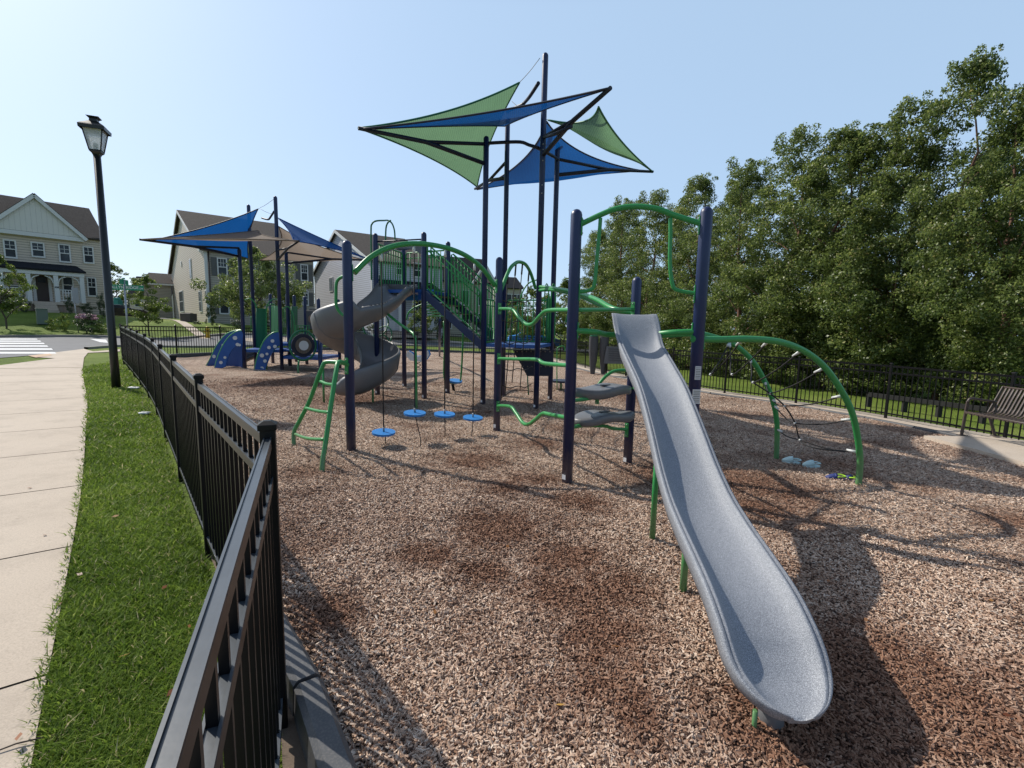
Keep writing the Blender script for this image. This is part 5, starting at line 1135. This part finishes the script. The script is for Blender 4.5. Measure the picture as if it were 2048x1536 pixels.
# house 3 white
c3=at(745,660,44); F3=Fac((c3.x,c3.y),R_(28)); h3=thing('house','pale grey sided house with an arched white porch behind the spiral slide','house',V3(c3.x,c3.y,c3.z))
S3=Fac((c3.x,c3.y),R_(118)); b3=c3.z-.9; zE3=at(745,520,c3.y).z
S3=Fac((c3.x,c3.y),math.atan2(0.80,-0.60)); S3.n=V3(-.80,-.60,0)
tb_k=S3.sz(629,560)[0]; F3=Fac((c3.x,c3.y),math.atan2(.60,.80)); F3.n=V3(.60,-.80,0)
tF3,_=F3.sz(885,560); zR3=at(657,474,S3.P(tb_k*.72,0).y).z
TB=tb_k
Q3=lambda t,z,dep: F3.P(t,z)+V3(-.60,.80,0)*dep
wallpoly([Q3(0,b3,0),Q3(0,b3,TB),Q3(0,zE3,TB),Q3(0,zR3,TB*.5),Q3(0,zE3,0)],'wall','whites',h3)
wallpoly([Q3(0,b3,0),Q3(tF3,b3,0),Q3(tF3,zE3,0),Q3(0,zE3,0)],'wall','whites',h3); wallpoly([Q3(tF3,b3,0),Q3(tF3,b3,TB),Q3(tF3,zE3,TB),Q3(tF3,zR3,TB*.5),Q3(tF3,zE3,0)],'wall','whites',h3)
roofslab([Q3(-.3,zE3-.1,-.35),Q3(tF3+.3,zE3-.1,-.35),Q3(tF3+.3,zR3+.1,TB*.5),Q3(-.3,zR3+.1,TB*.5)],'roofb',h3); roofslab([Q3(-.3,zE3-.1,TB+.35),Q3(tF3+.3,zE3-.1,TB+.35),Q3(tF3+.3,zR3+.1,TB*.5),Q3(-.3,zR3+.1,TB*.5)],'roofb',h3)
MB().bar(Q3(-.33,zE3-.15,-.35),Q3(-.33,zR3,TB*.5),.06,.28).build('rake_trim','white',h3); MB().bar(Q3(-.33,zE3-.15,TB+.35),Q3(-.33,zR3,TB*.5),.06,.28).build('rake_trim','white',h3)
rect(S3,-.12,.12,b3,zE3,-.02,.06,'corner_trim','white',h3); rect(S3,TB-.2,TB,b3,zE3,-.02,.06,'corner_trim','white',h3)
for q in ((659,555,667,583),(755,548,766,575),):
    FF=S3 if q[0]<740 else F3
    ta,za=FF.sz(q[0],q[1]); tb3,zb3=FF.sz(q[2],q[3]); ta,tb3=min(ta,tb3),max(ta,tb3); o=rect(FF,ta,tb3,zb3,za,0,.07,'window','white',h3); rect(FF,ta+.1,tb3-.1,zb3+.1,za-.1,.071,.012,'pane','glass',o)
for q in ((790,522,806,552),(826,525,842,556),(798,598,812,648),(828,598,844,648)): window(F3,*q,h3)
pz=F3.sz(800,577,1.8)[1]; pa_,_=F3.sz(772,577,1.8); pb2,_=F3.sz(880,577,1.8); roofslab([F3.P(pa_,pz,2.0),F3.P(pb2,pz,2.0),F3.P(pb2,pz+.8,0),F3.P(pa_,pz+.8,0)],'roofd',h3); rect(F3,pa_,pb2,pz-.4,pz-.08,1.6,.25,'porch_beam','white',h3)
pf=F3.sz(800,662,1.8)[1]; rect(F3,pa_,pb2,pf-.6,pf,.02,1.85,'porch_floor','walk',h3)
for k in range(5):
    t=pa_+(pb2-pa_)*k/4; rect(F3,t-.12,t+.12,pf,pz-.35,1.62,.22,'column','white',h3)
    if k<4: w_=(pb2-pa_)/4; MB().tube([F3.P(t+w_/2+w_*.4*math.cos(a),pz-1.0+.55*math.sin(a),1.72) for a in [math.pi*j/8 for j in range(9)]],.07,6).build('arch_trim','white',h3)
rl=MB(); rl.bar(F3.P(pa_,pf+.9,1.72),F3.P(pb2,pf+.9,1.72),.07,.06)
for k in range(40): rl.box(F3.P(pa_+(pb2-pa_)*k/40,pf+.5,1.72),(.05,.05,.8),F3.ax())
rl.build('railing','white',h3)
# house 4 behind the stairs, 5 and 6 farther off
def simple_house(label,x0,x1,yb,ye,yr,Y,th,wall,roof,dep=8):
    c=at(x0,yb,Y); F=Fac((c.x,c.y),th); h=thing('house',label,'house',c); t1=F.sz(x1,yb)[0]; e=at(x0,ye,Y).z; r=at((x0+x1)/2,yr,F.P(t1/2,0,-dep/2).y).z; b=c.z-1
    Q=lambda t,z,d: F.P(t,z,-d)
    MB().grid([[Q(0,b,0),Q(0,e,0)],[Q(t1,b,0),Q(t1,e,0)],[Q(t1,b,dep),Q(t1,e,dep)],[Q(0,b,dep),Q(0,e,dep)],[Q(0,b,0),Q(0,e,0)]],False).build('wall',wall,h)
    MB().quad(Q(0,e,0),Q(0,r,dep/2),Q(0,e,dep)).build('gable',wall,h); MB().quad(Q(t1,e,0),Q(t1,r,dep/2),Q(t1,e,dep)).build('gable',wall,h)
    for d0 in (-.35,dep+.35): roofslab([Q(-.3,e-.1,d0),Q(t1+.3,e-.1,d0),Q(t1+.3,r+.1,dep/2),Q(-.3,r+.1,dep/2)],roof,h)
    n=3
    for k in range(n):
        for (u,v) in ((.55,.85),(.1,.42)):
            ta=t1*(.12+k*.3); rect(F,ta,ta+1.0,b+1+(e-b-1)*u,b+1+(e-b-1)*v,.0,.06,'window','white',h); rect(F,ta+.1,ta+.9,b+1.1+(e-b-1)*u,b+.9+(e-b-1)*v,.065,.01,'pane','glass',h)
    return h,F,t1,e,r
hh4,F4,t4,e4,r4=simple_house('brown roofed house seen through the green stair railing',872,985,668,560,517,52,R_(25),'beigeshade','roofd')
MB().poly([F4.P(t4*.62,e4,.5),F4.P(t4+.2,e4,.5),F4.P(t4*.81,e4+1.9,.5)],.2,F4.n).build('front_gable','brick',hh4)
for sgn in (-1,1): MB().bar(F4.P(t4*.81+sgn*t4*.22,e4-.2,.65),F4.P(t4*.81,e4+2.0,.65),.08,.22).build('rake_trim','white',hh4)
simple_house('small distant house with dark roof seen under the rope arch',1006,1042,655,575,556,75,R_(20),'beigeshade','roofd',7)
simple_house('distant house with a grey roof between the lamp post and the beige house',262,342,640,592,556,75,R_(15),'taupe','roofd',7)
# ------------------------------------------------------------------ vegetation
rng=np.random.default_rng(11)
def leaf_mesh(name,n,clumps,size,mat,seed,flat=0.35,asp=0.6,squash=0.8):
    r=np.random.default_rng(seed); cl=np.array(clumps); wt=cl[:,3]**2; wt/=wt.sum()
    idx=r.choice(len(cl),n,p=wt); d=r.normal(size=(n,3)); d/=np.linalg.norm(d,axis=1)[:,None]; rad=cl[idx,3]*(0.35+0.75*r.random(n)**0.55)
    d2=d*rad[:,None]; d2[:,2]*=squash; c=cl[idx,:3]+d2
    nrm=r.normal(size=(n,3)); nrm+=d*0.6; nrm[:,2]+=flat; nrm/=np.linalg.norm(nrm,axis=1)[:,None]
    t=r.normal(size=(n,3)); t-=nrm*(t*nrm).sum(1)[:,None]; t/=np.linalg.norm(t,axis=1)[:,None]; b=np.cross(nrm,t)
    s=size*(0.6+0.8*r.random(n)); L=t*s[:,None]; W=b*(s*asp*0.5)[:,None]; fold=nrm*(s*0.10)[:,None]
    co=np.stack([c-L*0.5,c+W-fold,c+L*0.5,c-W-fold],1).reshape(-1,3)
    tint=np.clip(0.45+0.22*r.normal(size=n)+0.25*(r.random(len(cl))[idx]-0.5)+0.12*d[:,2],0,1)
    return npmesh(name,co,n,4,mat,tint)
def crown_clumps(seed,h,r0,z0,n,cr,shape='ovoid',lean=0):
    r=random.Random(seed); out=[]
    lob=[(r.uniform(0,6.28),r.uniform(.1,.28),r.randint(2,4)) for _ in range(3)]
    while len(out)<n:
        t=r.random()**0.85; z=z0+(h-z0)*t
        if shape=='ovoid': rr=r0*(math.sin(math.pi*min(1,(t*0.86+0.16)))**0.75)
        elif shape=='cone': rr=r0*(1-t)**0.8*1.0+0.05
        elif shape=='tall': rr=r0*(1.02-0.74*t**2.8)*(0.80+0.2*math.sin(t*17+seed))*(0.7+0.3*min(1,t*5))
        else: rr=r0*math.sqrt(max(0,1-(2*t-1)**2))
        a=r.uniform(0,6.283); f=1+sum(am*math.sin(k*a+ph+t*5) for ph,am,k in lob)*0.8
        q=math.sqrt(r.random()); q=max(q,r.random()*0.9)
        out.append((math.cos(a)*rr*f*q+lean*t,math.sin(a)*rr*f*q,z+r.uniform(-.15,.15),cr*r.uniform(.6,1.3)*(1-0.45*t)))
    return out
def trunk_mb(h,r,seed,limbs=9,spread=1.5,base=Vector((0,0,0)),z0=1.0):
    rn=random.Random(seed); mb=MB(); P=[Vector((0,0,-.2))]
    for i in range(1,7): P.append(Vector((rn.uniform(-.08,.08)*i,rn.uniform(-.08,.08)*i,h*0.93*i/6)))
    mb.tube(P,[r,r*0.12],8,smooth_path=2)
    for k in range(limbs):
        t=0.16+0.7*k/limbs; i=min(5,int(t*6)); b=P[i].lerp(P[i+1],t*6-i); a=rn.uniform(0,6.28); L=spread*(1.1-t)*rn.uniform(.8,1.2)
        e=b+Vector((math.cos(a)*L,math.sin(a)*L,L*rn.uniform(.5,1.1))); mb.tube([b,b.lerp(e,.5)+Vector((0,0,.12)),e],[r*0.42*(1-t)+.012,.012],6,smooth_path=2)
    return mb
def tree(name,label,cat,loc,h,mesh,tmesh,rot,sc_,group=None,tmat='trunk'):
    root=bpy.data.objects.new(name,None); C.objects.link(root); root.location=loc; root.rotation_euler=(0,0,rot); root.scale=sc_; tag(root,label,cat,group)
    for nm,me in (('trunk',tmesh),('crown',mesh)):
        if me is None: continue
        o=bpy.data.objects.new(nm,me); C.objects.link(o); o.parent=root
    return root
def mkmesh(mb,name,mat): o=mb.build(name,mat); me=o.data; bpy.data.objects.remove(o); return me
# right-hand row of birches (unit height 10 m, radius ~2.9)
birch=[]
for s in range(3):
    cl=crown_clumps(20+s,10.0,3.0,0.5,330,.42,'tall'); 
    for k in range(26):   # ragged leader shoots
        a=k*2.4; rr=0.9*random.Random(k+s*50).random(); cl.append((math.cos(a)*rr,math.sin(a)*rr,9.0+1.2*random.Random(k*3+s).random(),.16))
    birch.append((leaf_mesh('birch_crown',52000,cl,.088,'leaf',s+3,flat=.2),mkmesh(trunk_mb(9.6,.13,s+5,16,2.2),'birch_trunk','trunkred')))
rowT=[(1197,455,36),(1252,392,32),(1310,376,28),(1400,346,24.5),(1500,312,21),(1603,250,18.5),(1695,248,17.2),(1755,240,16.4),(1838,185,15.4),(1962,95,14.2),(2080,140,12.8),(2230,110,11.5)]
words=['farthest tree of the right row, just above the play structure','second tree from the far end of the right row','slim tree above the green top arch','tree to the left of the tall blue post','full tree right behind the tall blue post','tree with a pointed crown above the net climber','tree behind the near climber tube','broad tree in the middle of the right row','tree left of the tallest crown','tallest tree of the right row with reaching top shoots','tree cut by the right edge of the view','nearest tree of the row at the right edge']
for i,(px,yt,Y) in enumerate(rowT):
    q=at(px,yt,Y); zg=gz(q.x,Y); h=q.z-zg; cm,tm=birch[i%3]; w_=min(1.15,0.62+0.045*h) if i<3 else 1.0
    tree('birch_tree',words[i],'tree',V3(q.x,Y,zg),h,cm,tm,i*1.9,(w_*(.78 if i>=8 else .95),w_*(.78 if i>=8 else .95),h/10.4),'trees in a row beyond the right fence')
# second, denser fill of trees farther back on the right
for i,(px,yt,Y) in enumerate(((1240,440,42),(1360,410,36),(1480,380,31),(1650,340,27),(1800,350,24),(1990,300,21),(2150,290,19))):
    q=at(px,yt,Y); zg=gz(q.x,Y); h=q.z-zg; cm,tm=birch[(i+1)%3]
    tree('birch_tree','leafy tree of the second row, seen through gaps between the right-hand trees','tree',V3(q.x,Y,zg),h,cm,tm,i*2.7+1,(1.15,1.15,h/10.2),'second row trees on the right')
# maple behind the small play structure
mc=leaf_mesh('maple_crown',22000,crown_clumps(5,5.6,2.75,1.7,150,.45),.12,'leaf',8,flat=.3); tm=mkmesh(trunk_mb(4.6,.12,4,9,1.7),'maple_trunk','trunk')
q=on(at(515,640,31).x,31); h=at(515,497,31).z-q.z; tree('maple_tree','round leafy tree in front of the beige house behind the small play structure','tree',q,h,mc,tm,.4,(1,1,h/5.7))
yc_=leaf_mesh('young_crown',5200,crown_clumps(9,4.2,1.25,1.2,60,.30),.11,'leafy',9); ytm=mkmesh(trunk_mb(3.9,.05,9,8,.9),'young_trunk','trunk')
def young(px,pyb,pyt,Y,label,w_=1.0,rot=0):
    x=at(px,pyb,Y).x; q=on(x,Y); h=at(px,pyt,Y).z-q.z; tree('young_tree',label,'tree',q,h,yc_,ytm,rot,(w_*h/4.3,w_*h/4.3,h/4.3))
young(297,650,552,32,'yellow green young tree beside the green street name sign',1.1); young(12,650,512,30,'thin young tree on the lawn at the far left edge',1.05,2); young(846,650,585,40,'small yellowish tree in front of the porch behind the swing discs',1.0,1)
young(232,640,528,58,'airy tree behind the lamp post beyond the houses',1.3,3)
young(1060,690,575,37,'young tree seen under the rope arch between the tall posts',1.1,4); young(1128,690,560,40,'young tree with a full crown left of the front tower post',1.3,5); young(1092,690,590,43,'young tree between the tall canopy posts',1.2,2.2); young(1028,690,598,42,'small tree left of the rope arch beyond the fence',1.1,.7); young(1160,690,600,44,'young tree right behind the front tower post',1.3,1.7)
# arborvitae and shrubs
av=leaf_mesh('evergreen_crown',5000,crown_clumps(3,3.0,.85,.05,70,.22,'cone'),.09,'leafd',12)
def shrub(name,label,px,pyb,pyt,Y,wpx,me,base_w,base_h,grp=None,cat='shrub'):
    x=at(px,pyb,Y).x; q=on(x,Y); 
    zb_=at(px,pyb,Y).z; h=at(px,pyt,Y).z-zb_; w_=wpx*Y/950/2/base_w/1.25; o=bpy.data.objects.new(name,me); C.objects.link(o); o.location=(x,Y,zb_); o.scale=(w_,w_,h/base_h); tag(o,label,cat,grp); return o
shrub('conical_evergreen','narrow conical evergreen at the corner of the beige house',424,648,590,37.5,27,av,.85,3.0)
bs=leaf_mesh('bush',2600,crown_clumps(4,1.2,.7,.05,40,.22,'ball'),.07,'leafd',13); bg_=leaf_mesh('bush_light',2600,crown_clumps(6,1.2,.7,.05,40,.22,'ball'),.08,'leafy',14)
for i,(px,yb,yt,Y,w_,lab) in enumerate(((48,622,592,35,26,'round dark bush left of the porch steps'),(140,622,594,35,22,'round dark bush right of the porch steps'),(175,625,607,35,34,'low dark hedge under the right window of the taupe house'),(205,630,590,36,22,'taller dark shrub at the right corner of the taupe house'),(12,625,600,35,30,'dark shrub under the porch railing at the far left'),(475,652,640,38,40,'low dark hedge in front of the beige house wall'),(530,652,637,38,50,'dark hedge behind the small play structure posts'),(715,660,640,41,45,'dark round shrub at the corner of the pale house'),(745,662,648,41,40,'low shrub left of the arched porch'),(822,668,655,42,50,'low dark shrub in front of the arched porch'),(882,680,612,40,40,'tall dark shrub right of the arched porch'),(395,652,642,38,24,'small bush beside the air conditioner'))):
    shrub('bush',lab,px,yb,yt,Y,w_,bs,.7,1.2)
for i,(px,yb,yt,Y,w_,lab) in enumerate(((108,662,638,31,30,'leafy green clump right of the utility cabinet'),(132,660,630,31,26,'pinkish topped clump left of the road sign pole'),(205,665,648,31,40,'low yellow green plants behind the lamp post'))):
    shrub('bush',lab,px,yb,yt,Y,w_,bg_,.7,1.2)
fb=shrub('flowering_bush','large bush with pale pink flower heads beside the lamp post',176,662,630,31,58,bs,.7,1.2)
pm_=leaf_mesh('flower_heads',900,[(.5*math.cos(a)*r_,.5*math.sin(a)*r_,1.05+.15*math.sin(a*3),.13) for a,r_ in [(k*1.3,.3+.9*((k*37)%10)/10) for k in range(12)]],.09,'petal',15)
o=bpy.data.objects.new('flower_heads',pm_); C.objects.link(o); o.parent=fb
us=leaf_mesh('understory',7000,crown_clumps(8,1.9,1.5,.05,70,.34,'ball'),.085,'leaf',23)
for i,(px,Y) in enumerate(((1215,34),(1262,30),(1312,27),(1362,24.5),(1415,22.3),(1470,20.5),(1525,19),(1580,17.8),(1640,16.8),(1705,15.9),(1775,15.2),(1860,14.6),(1950,13.8),(2040,13.0),(2140,12.3))):
    x=at(px,700,Y).x; o=bpy.data.objects.new('bush',us); C.objects.link(o); o.location=(x,Y,gz(x,Y)); o.rotation_euler=(0,0,i*2.1); k_=0.85+0.25*math.sin(i*2.3); o.scale=(k_*1.1,k_*1.1,k_*(0.75 if i>9 else 1.0)); tag(o,'leafy low bush filling the gap under the row of trees beyond the right fence','shrub','undergrowth bushes under the right row of trees')
# distant woods
fw=leaf_mesh('woods',16000,[(random.uniform(-60,40),random.uniform(-4,4),random.uniform(0,6.5)+2.0*math.sin(k*.7),random.uniform(1.0,2.2)) for k in range(260)],.75,'leaffar',16)
o=bpy.data.objects.new('distant_woods',fw); C.objects.link(o); o.location=(-75,112,1.0); o.rotation_euler=(0,0,.25); o['kind']='stuff'; 
o=bpy.data.objects.new('distant_woods',fw); C.objects.link(o); o.location=(12,105,-2.0); o.rotation_euler=(0,0,.05); o.scale=(.8,1,.75); o['kind']='stuff'
# ------------------------------------------------------------------ grass blades
def gz_np(x,y):
    return SX*np.clip(x,-70,60)+SY*np.clip(y,-40,90)
GP=SWR+[FL[-1]]+list(reversed(FL[1:]))+[(0.6,-0.4)]
GPo=offs(SWR,-0.03)+[FL[-1]]+list(reversed(offs(FL[1:],-0.03)))+[(-0.02,-0.25)]
N=900000; r=0.75+21.5*rng.random(N)**1.75; a=np.radians(95+58*rng.random(N)); X=r*np.cos(a); Y=r*np.sin(a)
k=inpoly_np(X,Y,GPo); kin=inpoly_np(X,Y,offs(SWR,0.015)+[(-2,20),(6,10),(3,-1)]); edge=0.5+0.5*np.sin(X*13+np.sin(Y*7)*3); k&=(kin|(rng.random(N)<0.5*edge+0.12)); X=X[k];Y=Y[k]; r=r[k]
n=len(X); print('blades',n)
clump=0.5+0.5*np.sin(X*5.1+2*np.sin(Y*3.7))*np.sin(Y*4.3+X)
h=(0.022+0.026*rng.random(n)+0.014*clump+0.03*(rng.random(n)<.03))*(1+0.02*r); wd=(0.0013+0.0014*rng.random(n))*(1+0.22*r); th=rng.random(n)*6.283; lean=h*(0.25+0.9*rng.random(n)); ph=rng.random(n)*6.283
bx_=np.cos(th)*wd; by_=np.sin(th)*wd; lx=np.cos(ph)*lean; ly=np.sin(ph)*lean; z=gz_np(X,Y)-0.012
def v3(x,y,zz): return np.stack([x,y,zz],1)
q1=np.stack([v3(X-bx_,Y-by_,z),v3(X+bx_,Y+by_,z),v3(X+bx_*.8+lx*.35,Y+by_*.8+ly*.35,z+h*.6),v3(X-bx_*.8+lx*.35,Y-by_*.8+ly*.35,z+h*.6)],1)
q2=np.stack([v3(X-bx_*.8+lx*.35,Y-by_*.8+ly*.35,z+h*.6),v3(X+bx_*.8+lx*.35,Y+by_*.8+ly*.35,z+h*.6),v3(X+bx_*.1+lx,Y+by_*.1+ly,z+h*(.95)),v3(X-bx_*.1+lx,Y-by_*.1+ly,z+h*(.95))],1)
co_=np.stack([q1,q2],1).reshape(-1,3); pat=np.sin(X*1.7+np.sin(Y*1.3)*2)*np.sin(Y*1.1+1.0); tt=np.clip(0.42+0.2*rng.normal(size=n)+0.16*(clump-.5)+0.13*pat,0,0.95); dry=rng.random(n)<0.035; tt[dry]=1.0
me=npmesh('grass_blades',co_,2*n,4,'blade',np.repeat(tt,2)); o=bpy.data.objects.new('grass',me); C.objects.link(o); o['kind']='stuff'
# ------------------------------------------------------------------ loose wood chips
MCH=offs(FL[1:-1],0.26); MP=[(0.45,0.2),(-0.55,1.62)]+MCH[1:]+[(-12,18),(-8,28),(2,28),(3.2,20),(4.3,17),(5.6,13.5),(6.85,11.9),(7.65,10.1),(8.1,8.3),(7.2,8.2),(7.1,4.5),(8.8,3.5),(8.8,-2),(1,-1)]
def mn(x,y): return 0.022+0.012*np.sin(2.1*x+1.3*np.sin(1.7*y))+0.010*np.sin(3.3*y+x)+0.006*np.sin(7*x-5*y)
def chips(N,r0,r1,pw,box):
    r=r0+(r1-r0)*rng.random(N)**pw; a=np.radians(28+112*rng.random(N)); X=r*np.cos(a);Y=r*np.sin(a)
    k=inpoly_np(X,Y,MP); X=X[k];Y=Y[k];r=r[k]; n=len(X)
    L=(0.0065+0.011*rng.random(n)**1.6)*(1+0.035*r); W=(0.0016+0.0026*rng.random(n))*(1+0.06*r); T=0.0015+0.0025*rng.random(n); L=L*(1-.4*(rng.random(n)<.3)); 
    yaw=rng.random(n)*6.283; pit=rng.normal(size=n)*0.36; rol=rng.normal(size=n)*0.55
    cyw,syw,cpt,spt,crl,srl=np.cos(yaw),np.sin(yaw),np.cos(pit),np.sin(pit),np.cos(rol),np.sin(rol)
    ex=np.stack([cyw*cpt,syw*cpt,spt],1); ey0=np.stack([-syw,cyw,np.zeros(n)],1); ez0=np.cross(ex,ey0); ey=ey0*crl[:,None]+ez0*srl[:,None]; ez=np.cross(ex,ey)
    c=np.stack([X,Y,gz_np(X,Y)+mn(X,Y)+0.001+0.018*rng.random(n)],1)
    A=ex*L[:,None];B=ey*W[:,None];D=ez*T[:,None]; tp=1-.5*rng.random(n)[:,None]
    t=[c-A-B*tp+D,c+A-B+D,c+A*.9+B+D,c-A+B*tp+D]
    fs=[np.stack(t,1)]
    if box:
        bt=[q-2*D for q in t]
        for i in range(4): j=(i+1)%4; fs.append(np.stack([t[i],bt[i],bt[j],t[j]],1))
    co=np.stack(fs,1).reshape(-1,3); tint=np.clip(rng.beta(1.35,1.3,size=n),0,1); return co,np.repeat(tint,len(fs))
c1,t1=chips(330000,0.9,4.8,1.0,True); c2,t2=chips(300000,4.4,14.5,1.3,False)
me=npmesh('wood_chips',np.concatenate([c1,c2]),0,4,'chip',np.concatenate([t1,t2])); o=bpy.data.objects.new('wood_chips',me); C.objects.link(o); o['kind']='stuff'
for o in bpy.data.objects:
    if '_o' in o: del o['_o']

# ------------------------------------------------------------------ fallen leaves
pts_=[(40,1497),(232,1044),(160,1155),(330,1190),(560,1010),(250,1330),(120,1215),(380,1270),(345,1405),(90,1075),(60,980),(1935,937),(1230,1310),(870,1240),(1730,1255),(1980,1215),(760,1405),(1120,1430),(1850,1120),(1655,1175),(700,1010),(1015,1105),(2010,1450),(1390,1290),(640,1345)]
lv=[];ti=[]
for i,(px,py) in enumerate(pts_):
    g=G(px,py); r_=random.Random(i); z=(0.018 if px<200 and py<1400 else 0.045); a=r_.uniform(0,6.28); L=r_.uniform(.014,.026); W_=L*.5; c_,s__=math.cos(a),math.sin(a)
    for u,v,dz in ((-L,0,.004),(0,W_,.010),(L,0,.006),(0,-W_,0)): lv.append((g.x+u*c_-v*s__,g.y+u*s__+v*c_,gz(g.x,g.y)+z+dz))
    ti.append(r_.uniform(.0,1))
M['deadleaf']=leafm('fallen_leaf',[(0,(0.16,0.05,0.02)),(0.6,(0.34,0.13,0.04)),(1,(0.5,0.30,0.08))],0.2)
me=npmesh('fallen_leaves',np.array(lv),0,4,'deadleaf',np.array(ti)); o=bpy.data.objects.new('fallen_leaves',me); C.objects.link(o); o['kind']='stuff'
g=G(45,1500); tw=MB().tube([g+Vector((-.10,-.06,.022)),g+Vector((-.02,0,.026)),g+Vector((.05,.03,.024))],.003,6); o=tw.build('twig','trunk'); tag(o,'small dark twig lying on the sidewalk at the bottom left','twig')
for o in bpy.data.objects:
    if '_o' in o: del o['_o']
